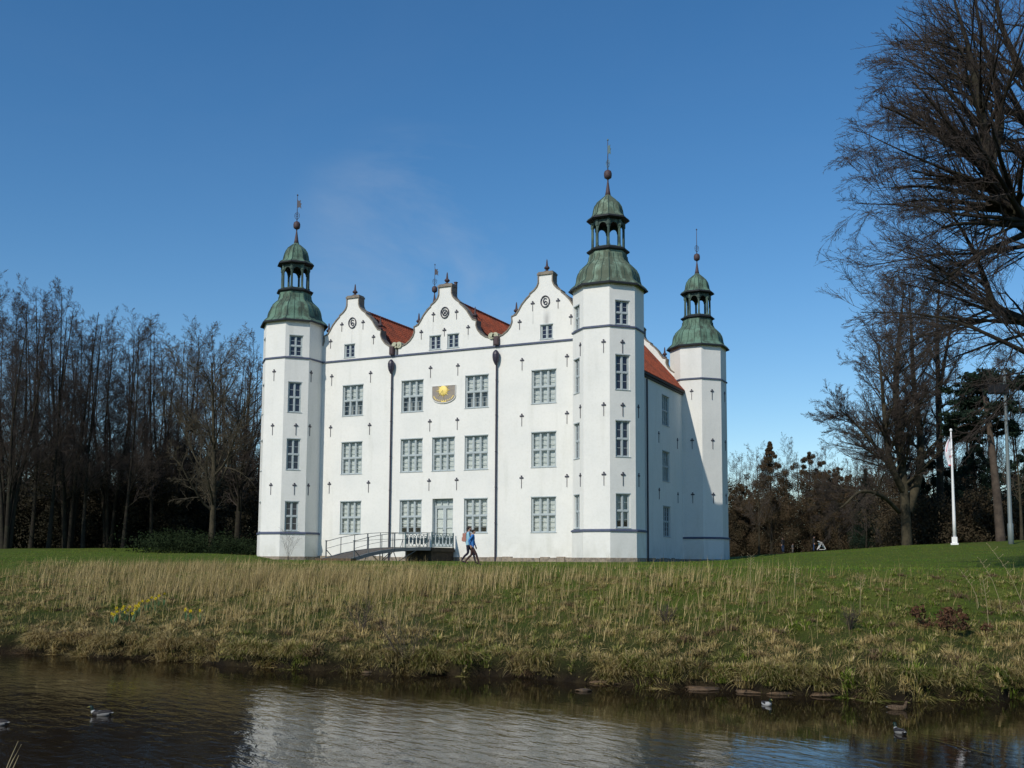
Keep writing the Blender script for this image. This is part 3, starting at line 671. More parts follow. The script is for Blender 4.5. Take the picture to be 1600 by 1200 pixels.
# ------------------------------------------------------------------ entrance landing and footbridge
ld = empty('entrance_landing', (0, -.8, .6), 'dark stone entrance landing with ornate pale ironwork at the castle door', 'landing')
o_ = Vector((0, -.8, .6)); XW = 1.06
m = MB(o_); m.box(-1.0, 1.0, -2.45, .66, -2.3, .38); m.box(-1.12, 1.12, -2.6, .70, .38, .53); m.box(-1.06, 1.06, -2.55, .695, .53, .66); m.build('landing_slab', M['landing'], ld)
for sx in (-1, 1):
    q = MB(o_); X_ = sx*XW
    q.box(X_-.02, X_+.02, -2.5, .55, 1.62, 1.66); q.box(X_-.015, X_+.015, -2.5, .55, .72, .75)
    for y in (-2.5, .5): q.box(X_-.035, X_+.035, y-.035, y+.035, .66, 1.72)
    for k in range(6):
        y = -2.25+k*.5; s_ = 1 if k % 2 else -1
        pts = [(X_, y+.2*(1-j/16)*math.cos(j*.75)*s_, 1.19+.36*(1-j/20)*math.sin(j*.75)) for j in range(17)]
        q.tube(pts, .024, 5)
        q.tube(bez([(X_, y-.24, .76), (X_, y-.1, 1.0), (X_, y+.1, 1.35), (X_, y+.24, 1.6)]), .02, 5)
        q.tube(bez([(X_, y+.24, .76), (X_, y+.12, .9), (X_, y-.1, 1.4), (X_, y-.24, 1.6)]), .017, 5)
        q.box(X_-.006, X_+.006, y-.2, y+.16, .9+.1*(k % 2), 1.28+.1*(k % 2), 1)
    q.build('balustrade', [M['teal'], M['pale_iron']], ld)
br_ = empty('footbridge', (0, -7, 0), 'slender arched footbridge with thin grey railings leading to the castle door', 'footbridge')
o_ = Vector((0, -7, 0))
ZD = np.array([(-12.0, -.14), (-11.7, -.10), (-10.2, .17), (-8.7, .36), (-7.2, .49), (-5.7, .58), (-4.2, .63), (-2.6, .64)])
dz = lambda y: float(np.interp(y, ZD[:, 0], ZD[:, 1]))
m = MB(o_); ys = np.linspace(-12.1, -2.62, 60)
for a, b in zip(ys[:-1], ys[1:]):
    b2 = b-.015; m.add([(sx*.98, y, dz(y)+dzz) for y in (a, b2) for sx in (-1, 1) for dzz in (-.06, 0)], [(0, 2, 3, 1), (4, 5, 7, 6), (1, 3, 7, 5), (0, 4, 6, 2), (2, 6, 7, 3), (0, 1, 5, 4)])
m.build('deck', M['wood'], br_)
for sx in (-1, 1):
    m = MB(o_)
    for a, b in zip(ys[:-1], ys[1:]):
        x0, x1 = sx*1.0-.05, sx*1.0+.05
        m.add([(x, y, dz(y)+q) for y in (a, b) for x in (x0, x1) for q in (-.2, .02)], [(0, 2, 3, 1), (4, 5, 7, 6), (1, 3, 7, 5), (0, 4, 6, 2), (2, 6, 7, 3), (0, 1, 5, 4)])
    m.build('beam', M['steel'], br_)
    for k, y in enumerate((-11.75, -10.2, -8.7, -7.2, -5.68, -4.15, -2.85)):
        p = MB(o_); rr = .042 if k in (0, 3) else .024; X_ = sx*1.03
        p.tube([(X_, y, dz(y)-.15), (X_, y, dz(y)+1.0)], rr, 8)
        if k == 0: p.tube([(X_, y, dz(y)+.5), (X_, y+.75, dz(y)+.0)], .028, 6)
        if k == 0: p.tube([(X_, y, dz(y)+1.0), (X_, y, dz(y)+1.06)], .07, 8)
        if k == 6: p.tube([(X_, y, dz(y)+.6), (X_, y-.3, dz(y)+.02)], .024, 6)
        p.build('railing_post', M['rail'], br_)
    for h, rr in ((1.0, .02), (.56, .014)):
        t = MB(o_); yy = np.linspace(-11.75, -2.6, 26); t.tube([(sx*1.03, y, dz(y)+h) for y in yy], rr, 6); t.build('rail', M['rail'], br_)
    for y0, y1 in ((-7.2, -8.4), (-7.2, -6.0), (-4.2, -6.9)):
        t = MB(o_); t.tube([(sx*.95, y0, dz(y0)-.15), (sx*.6, y1, -.6)], .03, 6); t.build('brace', M['steel'], br_)
t = MB(o_)
for y in (-5.6, -8.7): t.tube([(-.9, y, -2.3), (-.9, y, dz(y)-.1)], .035, 6); t.tube([(.9, y, -2.3), (.9, y, dz(y)-.1)], .035, 6)
t.build('bridge_pile', M['steel'], br_)
m = MB(o_); m.box(-1.3, 1.3, -12.5, -11.9, -.9, -.15); m.build('abutment', M['stone'], br_)
#PART3
# ------------------------------------------------------------------ trees
def nrm(v):
    return v/np.maximum(np.linalg.norm(v, axis=-1, keepdims=True), 1e-9)
def sweep(P, R, sides):
    """P (B,n,3) polylines, R (B,n) radii -> verts, quads"""
    B, n, _ = P.shape
    T = np.empty_like(P); T[:, 1:-1] = P[:, 2:]-P[:, :-2]; T[:, 0] = P[:, 1]-P[:, 0]; T[:, -1] = P[:, -1]-P[:, -2]; T = nrm(T)
    main = nrm(P[:, -1]-P[:, 0])
    ref = np.where(np.abs(main[:, 2:3]) < .85, np.array([[0, 0, 1.]]), np.array([[1., 0, 0]]))[:, None]
    u = nrm(np.cross(T, np.broadcast_to(ref, T.shape))); v = np.cross(T, u)
    a = np.arange(sides)*2*np.pi/sides
    ring = P[:, :, None]+R[:, :, None, None]*(np.cos(a)[None, None, :, None]*u[:, :, None]+np.sin(a)[None, None, :, None]*v[:, :, None])
    V = ring.reshape(-1, 3)
    bi = np.arange(B)[:, None, None]*n*sides; ii = np.arange(n-1)[None, :, None]*sides; kk = np.arange(sides)[None, None]
    k2 = (kk+1) % sides
    F = np.stack([bi+ii+kk, bi+ii+k2, bi+ii+sides+k2, bi+ii+sides+kk], -1).reshape(-1, 4)
    return V, F
def sprout(rng, P, R, n, t0, t1, ang, length, rr, seg, wig, up, tip=.25, droop=0, bias=None, minr=.006, taper_len=.55):
    """children along parent polylines, n per parent"""
    B, m, _ = P.shape
    par = np.repeat(np.arange(B), n); N = len(par)
    t = t0+(t1-t0)*((np.tile(np.arange(n), B)+rng.random(N))/n)
    x = t*(m-1); i = np.minimum(x.astype(int), m-2); f = (x-i)[:, None]
    p0 = P[par, i]*(1-f)+P[par, i+1]*f; d = nrm(P[par, i+1]-P[par, i]); r = (R[par, i]*(1-f[:, 0])+R[par, i+1]*f[:, 0])
    plen = np.linalg.norm(np.diff(P, axis=1), axis=2).sum(1)[par]
    rv = rng.normal(size=(N, 3))
    if bias is not None: rv = rv+np.asarray(bias)
    perp = nrm(rv-(rv*d).sum(1, keepdims=True)*d)
    a = np.radians(ang[0]+ang[1]*rng.normal(size=N))[:, None]
    dr = nrm(d*np.cos(a)+perp*np.sin(a))
    L = (length*plen*(1-taper_len*t)*rng.uniform(.65, 1.15, N))
    Q = np.empty((N, seg+1, 3)); Q[:, 0] = p0
    for k in range(seg):
        dr = nrm(dr+wig*rng.normal(size=(N, 3))+np.array([0, 0, up-droop*k/seg]))
        Q[:, k+1] = Q[:, k]+dr*(L/seg)[:, None]
    r0_ = np.maximum(np.minimum(r*rr, r*.95), minr)
    Rq = r0_[:, None]*(1-(1-tip)*np.linspace(0, 1, seg+1)[None])
    return Q, np.maximum(Rq, minr*.6)
def poly(pts, r_a, r_b, k=4):
    q = np.array([list(v) for v in bez(pts, k)]); n = len(q)
    return q[None], np.linspace(r_a, r_b, n)[None]
def join(parts):
    V = []; F = []; o = 0
    for v, f in parts: V.append(v); F.append(f+o); o += len(v)
    return np.concatenate(V), [np.concatenate(F)]
def tree_meshes(name, seed, h, kind, bark, twig, dens=1.):
    rng = np.random.default_rng(seed); parts = []; K = lambda n: max(1, int(round(n*dens)))
    def lean(z, s): return np.array([s*.02*h*math.sin(z*3+seed), s*.02*h*math.cos(z*2.3+seed), z*h])
    if kind == 'upright':
        P, R = poly([lean(z, 1) for z in (-.03, .15, .35, .55, .75, .97)], h*.0105, h*.0010); R = R*(1-.35*np.sin(np.linspace(0, 1, R.shape[1])*np.pi))[None]
        b1 = sprout(rng, P, R, K(30), .22, .98, (48, 11), .36, .32, 6, .08, .12, bias=None, taper_len=.68)
        b2 = sprout(rng, *b1, K(10), .1, 1., (40, 12), .5, .5, 4, .11, .07)
        b3 = sprout(rng, *b2, K(9), .1, 1., (40, 13), .6, .55, 3, .14, .06, minr=.0105)
        b4 = sprout(rng, *b3, K(5), .15, 1., (38, 15), .7, .6, 2, .14, .05, minr=.0075)
    elif kind == 'broad':
        P, R = poly([lean(z, 1) for z in (-.03, .12, .28, .45, .62, .8)], h*.015, h*.003)
        b1 = sprout(rng, P, R, K(22), .2, .98, (46, 11), .58, .5, 7, .1, .1, taper_len=.42)
        b2 = sprout(rng, *b1, K(10), .12, 1., (40, 12), .42, .5, 5, .13, .05)
        b3 = sprout(rng, *b2, K(9), .12, 1., (42, 13), .5, .55, 3, .15, .02, minr=.012)
        b4 = sprout(rng, *b3, K(5), .15, 1., (38, 15), .65, .6, 2, .15, .01, minr=.0095)
    elif kind == 'multi':
        st = []; rs = []
        for k in range(5):
            a = k*1.26+seed; q, r_ = poly([(.01*h*math.cos(a), .01*h*math.sin(a), -.03*h), (.03*h*math.cos(a), .03*h*math.sin(a), .22*h), (.075*h*math.cos(a), .075*h*math.sin(a), .5*h), (.1*h*math.cos(a+.3), .1*h*math.sin(a+.3), (.8+.035*k)*h)], h*.0095, h*.0012)
            st.append(q[0]); rs.append(r_[0])
        P, R = np.array(st), np.array(rs)
        b1 = sprout(rng, P, R, K(13), .22, .98, (46, 11), .36, .32, 5, .09, .10, taper_len=.6)
        b2 = sprout(rng, *b1, K(7), .15, 1., (38, 12), .46, .5, 4, .11, .08)
        b3 = sprout(rng, *b2, K(8), .1, 1., (40, 13), .6, .55, 3, .14, .06, minr=.0105)
        b4 = sprout(rng, *b3, K(4), .15, 1., (38, 15), .7, .6, 2, .14, .04, minr=.0095)
    tr = npmesh(name+'_trunk', *join([sweep(P, R, 9), sweep(*b1, 5)]), bark, smooth=True)
    cr_ = npmesh(name+'_crown', *join([sweep(*b2, 4), sweep(*b3, 3), sweep(*b4, 3)]), twig)
    return tr, cr_
def cloud(rng, centres, radii, n, size, squash=1.):
    """leaf-sized quads filling overlapping clumps"""
    C_ = np.repeat(centres, n, 0); Rr = np.repeat(radii, n)
    N = len(C_); d = nrm(rng.normal(size=(N, 3)))*(rng.random(N)**.42)[:, None]*Rr[:, None]; d[:, 2] *= squash
    c = C_+d
    u = nrm(rng.normal(size=(N, 3))); w_ = nrm(np.cross(u, rng.normal(size=(N, 3))))
    s = size*rng.uniform(.5, 1.3, N)[:, None]
    V = np.stack([c-u*s, c+w_*s*.45, c+u*s, c-w_*s*.45], 1).reshape(-1, 3)
    return V, np.arange(N*4).reshape(-1, 4)
def plant_tree(name, meshes, px, D, scale, rot, label, cat, group=None, sz=1., dz=0):
    x, y, z = at(px, D); o = empty(name, (x, y, z+dz), label, cat, group, rot); o.scale = (scale, scale, scale*sz)
    link('trunk', meshes[0], o); link('crown', meshes[1], o)
    return o
UP = [tree_meshes('upright_%d' % k, 11+k, 26, 'upright', M['bark'], M['twig']) for k in range(3)]
MU = [tree_meshes('forked_%d' % k, 31+k, 26, 'multi', M['bark'], M['twig']) for k in range(2)]
BR = [tree_meshes('broad_%d' % k, 51+k, 20, 'broad', M['bark_light'] if k == 0 else M['bark'], M['twig_mid'] if k == 0 else M['twig'], 1.1) for k in range(2)]
PALE = [tree_meshes('pale', 77, 15, 'upright', M['bark_light'], M['twig_light'], .8)]
rnd = random.Random(3)
ordn = ['first', 'second', 'third', 'fourth', 'fifth', 'sixth', 'seventh', 'eighth', 'ninth', 'tenth', 'eleventh', 'twelfth', 'thirteenth', 'fourteenth', 'fifteenth', 'sixteenth', 'seventeenth', 'eighteenth']
# left wood, front row: (column, range, height, shape)
def outline(px):
    return np.interp(px, [-60, 0, 60, 95, 125, 160, 200, 240, 275, 300, 350, 380, 420], [462, 464, 468, 476, 500, 492, 503, 512, 500, 492, 500, 520, 545])
row1 = [(-38, 98, 'U'), (8, 96, 'M'), (40, 101, 'U'), (72, 97, 'U'), (104, 103, 'M'), (136, 99, 'U'), (168, 104, 'M'), (196, 98, 'U'), (228, 102, 'U'), (262, 106, 'M'), (322, 88, 'B'), (376, 97, 'B')]
for k, (px, D, s) in enumerate(row1):
    ytop = outline(px)+rnd.uniform(-4, 10); h = (875-ytop)/FPX*D*.93
    if s == 'U': ms, bh, w_ = UP[k % 3], 26, 'slender'
    elif s == 'M': ms, bh, w_ = MU[k % 2], 26, 'several stemmed'
    else: ms, bh, w_ = BR[k % 2], 20, 'wide spreading'
    if s == 'B': h *= 1.1
    sc = h/(bh*(1.0 if s != 'B' else 1.06))
    plant_tree('bare_tree', ms, px, D, sc, rnd.uniform(0, 6.28), 'bare %s tree at the front of the left wood, %s from the left edge' % (w_, ordn[k]), 'tree', 'bare trees of the left wood')
for k in range(15):
    px = -30+k*30+rnd.uniform(-9, 9); D = rnd.uniform(116, 130); ytop = outline(px)+rnd.uniform(5, 42); h = (874-ytop)/FPX*D*.93
    ms = (UP+MU)[k % 5]
    plant_tree('bare_tree', ms, px, D, h/26, rnd.uniform(0, 6.28), 'thin bare tree in the second row of the left wood, %s from the left edge' % ordn[k], 'tree', 'bare trees of the left wood')
# the wood behind reads as one mass
def wood_mass(name, cols, D0, D1, topf, n, seed, label, bhf=(3, 8), leaf=.34):
    rng = np.random.default_rng(seed); parts = []
    src = [(UP[k], 26) for k in range(3)]+[(MU[0], 26)]
    Vs = []; Fs = []; o = 0
    for k in range(n):
        px = cols[0]+(cols[1]-cols[0])*(k+rng.random())/n; D = rng.uniform(D0, D1); x, y, z = at(px, D)
        (t_, c_), bh = src[k % 4]; h = max(4, (876-topf(px)-rng.uniform(4, 40))/FPX*D)
        for me in (t_, c_):
            v = np.empty(len(me.vertices)*3, np.float32); me.vertices.foreach_get('co', v); v = v.reshape(-1, 3)
            f = np.empty(len(me.polygons)*4, np.int32); me.loops.foreach_get('vertex_index', f); f = f.reshape(-1, 4)
            if me is c_: f = f[rng.random(len(f)//6+1).repeat(6)[:len(f)] < .42]
            a = rng.uniform(0, 6.28); s = h/bh
            R_ = np.array([[math.cos(a), -math.sin(a), 0], [math.sin(a), math.cos(a), 0], [0, 0, 1]])
            Vs.append((v@R_.T)*s+np.array([x, y, z])); Fs.append(f+o); o += len(v)
    ob = link(name, npmesh(name, np.concatenate(Vs), [np.concatenate(Fs)], M['twig'])); return tag(ob, label, 'wood', kind='stuff')
wood_mass('far_wood', (-90, 415), 140, 175, lambda p: outline(p)+70, 12, 5, 'far bare trees closing the back of the left wood')
# undergrowth along the wood edge: one mass of brushwood
def brush(name, specs, matl, n, size, seed, label, cat='undergrowth', kind='stuff'):
    rng = np.random.default_rng(seed); cs = []; rs = []
    for px0, px1, D0, D1, hy, cnt in specs:
        for k in range(cnt):
            px = rng.uniform(px0, px1); D = rng.uniform(D0, D1); x, y, z = at(px, D); H = (876-hy)/FPX*D*rng.uniform(.45, 1.)
            for q in range(6):
                zz = H*(q+rng.random())/6; r_ = .75+.9*(1-zz/H)
                cs.append((x+rng.normal()*.9, y+rng.normal()*.9, z+zz)); rs.append(r_*rng.uniform(.7, 1.3))
    V, F = cloud(rng, np.array(cs), np.array(rs), n, size, 1.)
    o = link(name, npmesh(name, V, [F], matl)); return tag(o, label, cat, kind=kind)
brush('undergrowth', [(-60, 410, 106, 150, 720, 150), (-60, 410, 104, 118, 780, 90), (200, 410, 108, 140, 690, 50)], M['under_leaf'], 170, .15, 8, 'dark tangled undergrowth filling the foot of the left wood')
brush('ground_ivy', [(235, 402, 84, 92, 856, 46)], M['ivy'], 110, .09, 9, 'low mound of ivy beside the left front tower', 'ivy')
# right middle distance
brush('thicket', [(1125, 1420, 158, 178, 748, 230), (1380, 1700, 112, 150, 760, 110), (1400, 1700, 106, 112, 800, 40)], M['brown_under'], 200, .13, 12, 'dark brushwood under the trees right of the castle')
wood_mass('far_wood', (1120, 1390), 185, 215, lambda p: 705+.0*p, 15, 15, 'grey haze of far bare treetops right of the castle')
def leafy(name, px, D, ytop, wpx, seed, matl, label, cat, shape='cone', n=420, size=.085, bark=None):
    x, y, z = at(px, D); H = (877-ytop)/FPX*D; Rr = wpx/FPX*D/2; rng = np.random.default_rng(seed)
    o = empty(name, (x, y, z), label, cat)
    cs = []; rs = []
    for q in range(110):
        t = rng.random()**.8; rad_ = Rr*((1-t)**1.0 if shape == 'cone' else math.sqrt(max(0, 1-(t*1.02)**2.6)))*rng.random()**.5*1.0; a = rng.uniform(0, 6.28)
        cs.append((rad_*math.cos(a), rad_*math.sin(a), H*(.05+.93*t))); rs.append(H*.085*(1.15-.98*t)*rng.uniform(.7, 1.3))
    V, F = cloud(rng, np.array(cs), np.array(rs), n, size); link('crown', npmesh(name, V, [F], matl), o)
    P, R = poly([(0, 0, -.5), (.1, 0, H*.3), (0, .1, H*.6), (0, 0, H*.93)], H*.016, .03)
    b1 = sprout(rng, P, R, 26, .1, .97, (48, 12), .34, .4, 4, .1, .1, taper_len=.7)
    link('trunk', npmesh(name, *join([sweep(P, R, 7), sweep(*b1, 4)]), bark or M['bark']), o)
    return o
leafy('beech_tree', 1206, 152, 700, 125, 21, M['brown_leaf'], 'pointed tree holding withered brown leaves, nearer the castle', 'tree')
leafy('beech_tree', 1268, 156, 718, 120, 22, M['brown_leaf'], 'rounded tree holding withered brown leaves, right of the pointed one', 'tree', 'round')
leafy('beech_tree', 1312, 150, 745, 105, 23, M['brown_leaf'], 'lower brown leaved tree beside the small dark conifer', 'tree', 'round')
leafy('beech_tree', 1160, 160, 762, 100, 24, M['brown_leaf'], 'low brown leaved tree just behind the right rear tower', 'tree', 'round')
leafy('conifer', 1356, 142, 752, 46, 25, M['evergreen'], 'small dark conifer in the gap of the far trees', 'conifer', 'cone')
leafy('yew_tree', 1462, 112, 735, 88, 26, M['evergreen'], 'dark dense evergreen behind the flagpole', 'evergreen', 'round')
leafy('yew_tree', 1528, 118, 728, 70, 27, M['evergreen'], 'dark evergreen between the flagpole and the pine trunk', 'evergreen', 'round')
leafy('yew_tree', 1606, 116, 745, 80, 28, M['evergreen'], 'dark evergreen at the right edge behind the mast', 'evergreen', 'round')
for k, (px, D, yt) in enumerate(((1150, 176, 722), (1232, 180, 700), (1292, 178, 708), (1325, 172, 722))):
    plant_tree('bare_tree', (UP+MU)[k], px, D, (878-yt)/FPX*D/26, k*1.3, 'grey bare tree over the brown trees, %s from the castle' % ordn[k], 'tree', 'far bare trees right of the castle')
plant_tree('young_tree', PALE[0], 1184, 112, (866-695)/FPX*112/15, 1.2, 'thin pale trunked tree standing alone just right of the castle', 'tree')
for k, (px, D, yt, s_) in enumerate(((1372, 128, 640, 1), (1432, 132, 560, 0), (1448, 124, 610, 2), (1500, 128, 560, 3), (1540, 134, 590, 4), (1588, 126, 560, 1), (1352, 140, 700, 2))):
    plant_tree('bare_tree', (UP+MU)[s_], px, D, (879-yt)/FPX*D*.93/26, 2.1*k, 'bare tree of the wood behind the flagpole, standing %s' % ['left of the broad oak', 'just right of the oak trunk', 'between oak and flagpole', 'right of the flagpole', 'behind the pine crown', 'right of the grey mast', 'beside the small conifer'][k], 'tree', 'bare trees of the right wood')
# large bare trees right
def tuck(rng, B_, env):
    """shorten branches that would grow out of the crown's ellipsoid"""
    if env is None: return B_
    P, R = B_; c, ax = env; lim = rng.uniform(.9, 1.06, len(P)); P = P.copy()
    for _ in range(9):
        out_ = (np.linalg.norm((P-c)/ax, axis=2).max(1) > lim); P[out_] = P[out_, :1]+(P[out_]-P[out_, :1])*.82
    keep = np.linalg.norm((P[:, 0]-c)/ax, axis=1) < 1.08
    return P[keep], R[keep]
def big_tree(name, px, D, specs, seed, label, bark, twig, counts, minr=.012, bias=None, group=None, env=None):
    """specs: stems as lists of (column, row, range offset, radius)"""
    rng = np.random.default_rng(seed); x, y, z = at(px, D); o = empty(name, (x, y, z), label, 'tree', group)
    org = np.array([x, y, z]); tp = []; lv = [[], []]
    stems = []
    for sp in specs:
        pts = [atz(a, b, D+c)-org for a, b, c, r_ in sp]; q = np.array([list(v) for v in bez(pts, 4)]); m_ = len(q)
        rs = np.interp(np.linspace(0, len(sp)-1, m_), range(len(sp)), [s[3] for s in sp])
        stems.append((q[None], rs[None])); tp.append(sweep(q[None], rs[None], 12))
    cp = []
    for (q, rs), (n1, L1, t0) in zip(stems, [c for c in counts['stem']]):
        b1 = sprout(rng, q, rs, n1, t0, 1., counts['ang'], L1, .36, 8, counts.get('wig', .07), counts['up'], bias=bias, droop=counts.get('droop', 0), taper_len=.45); b1 = tuck(rng, b1, env)
        b2 = sprout(rng, *b1, counts['n2'], .1, 1., (counts.get('a2', 32), 9), counts.get('l2', .46), .5, 5, counts.get('wig', .07), .02, minr=minr*1.2, droop=counts.get('droop', 0)*.6); b2 = tuck(rng, b2, env)
        b3 = sprout(rng, *b2, counts['n3'], .12, 1., (counts.get('a2', 32), 10), counts.get('l3', .55), .55, 4, counts.get('wig', .08), .02, minr=minr, tip=.4); b3 = tuck(rng, b3, env)
        b4 = sprout(rng, *b3, counts['n4'], .15, 1., (32, 13), .6, .6, 2, .1, .02, minr=minr*.85, tip=.5); b4 = tuck(rng, b4, env)
        tp.append(sweep(*b1, 5)); cp += [sweep(*b2, 4), sweep(*b3, 3), sweep(*b4, 3)]
    link('trunk', npmesh(name, *join(tp), bark, smooth=True), o); link('crown', npmesh(name, *join(cp), twig), o)
    return o
T1 = [[(1418, 872, 0, .5), (1416, 820, 0, .42), (1412, 760, 0, .38), (1405, 690, 0, .32), (1400, 620, 0, .3), (1402, 560, .5, .2), (1408, 500, 1, .1), (1412, 450, 1, .04)],
      [(1418, 800, .3, .42), (1436, 740, 1, .38), (1438, 680, 2, .3), (1428, 600, 2, .22), (1424, 520, 2, .13), (1420, 450, 2, .04)],
      [(1412, 770, 0, .3), (1390, 720, -2, .28), (1383, 660, -3, .2), (1378, 600, -3, .13), (1372, 540, -3, .06)],
      [(1405, 800, 0, .2), (1378, 775, -3, .18), (1345, 768, -5, .13), (1318, 790, -6, .08), (1300, 800, -6, .03)],
      [(1400, 740, 0, .2), (1370, 700, -2, .16), (1340, 665, -2, .1), (1312, 640, -2, .04)]]
big_tree('bare_oak', 1418, 100, T1, 61, 'broad bare tree with a thick forked trunk left of the flagpole', M['bark_light'], M['twig'],
         {'stem': [(52, .28, .25), (42, .30, .25), (36, .42, .15), (20, .55, .2), (30, .66, .15)], 'ang': (52, 12), 'up': .03, 'n2': 11, 'n3': 9, 'n4': 5}, minr=.010)
T2 = [[(1474, 870, 0, .4), (1470, 800, 0, .36), (1468, 700, 0, .3), (1466, 600, 0, .25), (1464, 520, 0, .17), (1468, 440, 0, .05)],
      [(1467, 620, 0, .2), (1480, 540, 1, .14), (1494, 470, 2, .05)]]
big_tree('bare_tree', 1474, 108, T2, 62, 'tall straight bare tree directly behind the flagpole', M['bark'], M['twig'],
         {'stem': [(34, .22, .35), (14, .5, .2)], 'ang': (55, 12), 'up': .02, 'n2': 9, 'n3': 8, 'n4': 5}, minr=.013)
# the near tree, its trunk beyond the right edge
T3 = [[(1735, 905, 0, .75), (1728, 760, 0, .6), (1712, 600, 0, .52), (1690, 460, 0, .48), (1655, 385, -.3, .42), (1600, 345, -.8, .36), (1562, 305, -1, .32), (1545, 262, -1.2, .28), (1537, 205, -1.2, .2), (1527, 140, -1, .14), (1512, 70, -.8, .09), (1494, 10, -.5, .05), (1478, -50, 0, .02)],
      [(1545, 262, -1.2, .2), (1562, 200, .2, .17), (1556, 130, 1, .12), (1535, 60, 1.6, .08), (1520, -20, 2, .04)],
      [(1700, 560, 0, .3), (1650, 530, .8, .25), (1600, 502, 1.2, .2), (1555, 478, 1.4, .16), (1540, 440, 1.4, .11), (1522, 395, 1.4, .08), (1490, 340, 1.3, .05), (1440, 290, 1, .025)],
      [(1690, 460, 0, .4), (1668, 330, 1, .34), (1640, 220, 1.5, .26), (1600, 120, 2, .16), (1565, 40, 2.2, .1), (1550, -50, 2.5, .04)],
      [(1690, 470, .5, .3), (1720, 330, 1, .3), (1735, 180, 2, .2), (1740, 40, 2, .1), (1745, -120, 2, .04)],
      [(1562, 305, -1, .09), (1520, 280, -2.2, .07), (1470, 262, -3, .05), (1410, 236, -3.4, .03), (1345, 205, -3.6, .014)],
      [(1600, 345, -.8, .10), (1560, 340, -2.5, .08), (1500, 335, -3.4, .055), (1430, 322, -4, .035), (1340, 318, -4, .014)],
      [(1655, 385, -.3, .12), (1600, 385, 1.8, .09), (1530, 395, 3, .065), (1450, 400, 3.6, .04), (1345, 418, 4, .014)],
      [(1700, 600, 0, .14), (1640, 570, -1.5, .11), (1570, 535, -3, .075), (1500, 505, -3.6, .05), (1430, 490, -4, .03), (1345, 488, -4, .012)],
      [(1537, 205, -1.2, .09), (1500, 160, -2, .06), (1450, 115, -2.6, .04), (1400, 85, -3, .014)],
      [(1545, 262, -1.2, .09), (1505, 220, .5, .06), (1455, 185, 1.5, .04), (1375, 145, 2, .014)]]
big_tree('bare_linden', 1735, 44, T3, 63, 'huge near bare tree whose branches reach in from the right edge', M['bark'], M['twig'],
         {'stem': [(64, .23, .38), (28, .7, .1), (36, .55, .2), (24, .5, .15), (10, .4, .2), (24, .6, .1), (26, .6, .1), (28, .6, .1), (30, .55, .12), (24, .7, .1), (24, .7, .1)],
          'ang': (48, 13), 'up': .02, 'droop': .10, 'n2': 10, 'n3': 6, 'n4': 4, 'wig': .035, 'a2': 25, 'l2': .52, 'l3': .5}, minr=.006, bias=(-.85*rh[0], -.85*rh[1], -.15), env=(atz(1722, 345, 44)-np.array(at(1735, 44)), np.array([10.7, 10.7, 12.6])))
# pine with flat dark layers of needles
x, y, z = at(1564, 96); rng = np.random.default_rng(70); pine = empty('pine_tree', (x, y, z), 'tall pine with flat dark needle layers and a pinkish trunk, between flagpole and mast', 'pine'); org = np.array([x, y, z])
P, R = poly([atz(a, b, 96)-org for a, b in ((1566, 880), (1560, 800), (1552, 720), (1545, 660), (1538, 615), (1534, 590))], .42, .1)
br1 = []
cs = []; rs = []
for (cx_, cy_, wx) in ((1545, 592, 62), (1532, 600, 40), (1510, 612, 44), (1568, 606, 44), (1520, 628, 52), (1560, 640, 48), (1500, 650, 46), (1536, 662, 44), (1590, 600, 26), (1576, 668, 30), (1488, 672, 28), (1515, 682, 32)):
    c0 = atz(cx_, cy_, 96+rng.uniform(-2, 2))-org
    for q in range(16):
        cs.append(c0+np.array([rng.normal()*wx/FPX*96*.27*rh[0]+rng.normal()*.9*fh[0], rng.normal()*wx/FPX*96*.27*rh[1]+rng.normal()*.9*fh[1], rng.normal()*.3])); rs.append(rng.uniform(.4, .75))
    t_ = P[0][min(len(P[0])-1, max(2, int((880-cy_-25)/290*len(P[0]))))]
    br1.append(np.array([t_, t_*.6+c0*.4+[0, 0, -.2], t_*.25+c0*.75, c0]))
link('crown', npmesh('pine', *(lambda vf: (vf[0], [vf[1]]))(cloud(rng, np.array(cs), np.array(rs), 90, .17, .45)), M['evergreen']), pine)
B1 = np.array(br1); link('trunk', npmesh('pine', *join([sweep(P, R, 10), sweep(B1, np.linspace(.11, .04, 4)[None].repeat(len(B1), 0), 5)]), M['bark_pine'], smooth=True), pine)
plant_tree('young_tree', PALE[0], 1592, 98, 1.05, .4, 'greenish slim trunk beside the grey mast', 'tree')
# ------------------------------------------------------------------ grasses
def blades(rng, x, y, z, h, w_, lean, col, seg=3, curl=.5):
    N = len(x); a = rng.uniform(0, 2*np.pi, N); wd = np.stack([np.cos(a), np.sin(a), 0*a], -1)
    # blades lean in their own direction plus a shared wind lean
    b = rng.uniform(0, 2*np.pi, N); ld = np.stack([np.cos(b), np.sin(b), 0*b], -1)*rng.random(N)[:, None]*lean[:, None]+np.array([rh[0], rh[1], 0])*.12
    base = np.stack([x, y, z], -1); t = np.linspace(0, 1, seg+1)
    rows = []
    for k in range(seg+1):
        c = base+ld*(h*(t[k]**(1+curl)))[:, None]; c[:, 2] += h*(t[k]-.32*np.minimum(lean, 1.3)*t[k]**2)
        ww = w_*(1-.92*t[k])
        rows += [c-wd*ww[:, None]*.5, c+wd*ww[:, None]*.5]
    V = np.stack(rows, 1).reshape(-1, 3); n = 2*(seg+1); o = np.arange(N)[:, None]*n
    F = np.concatenate([o+np.array([[2*k, 2*k+1, 2*k+3, 2*k+2]]) for k in range(seg)])
    shade = np.repeat(col, n, 0)
    return V, F, shade
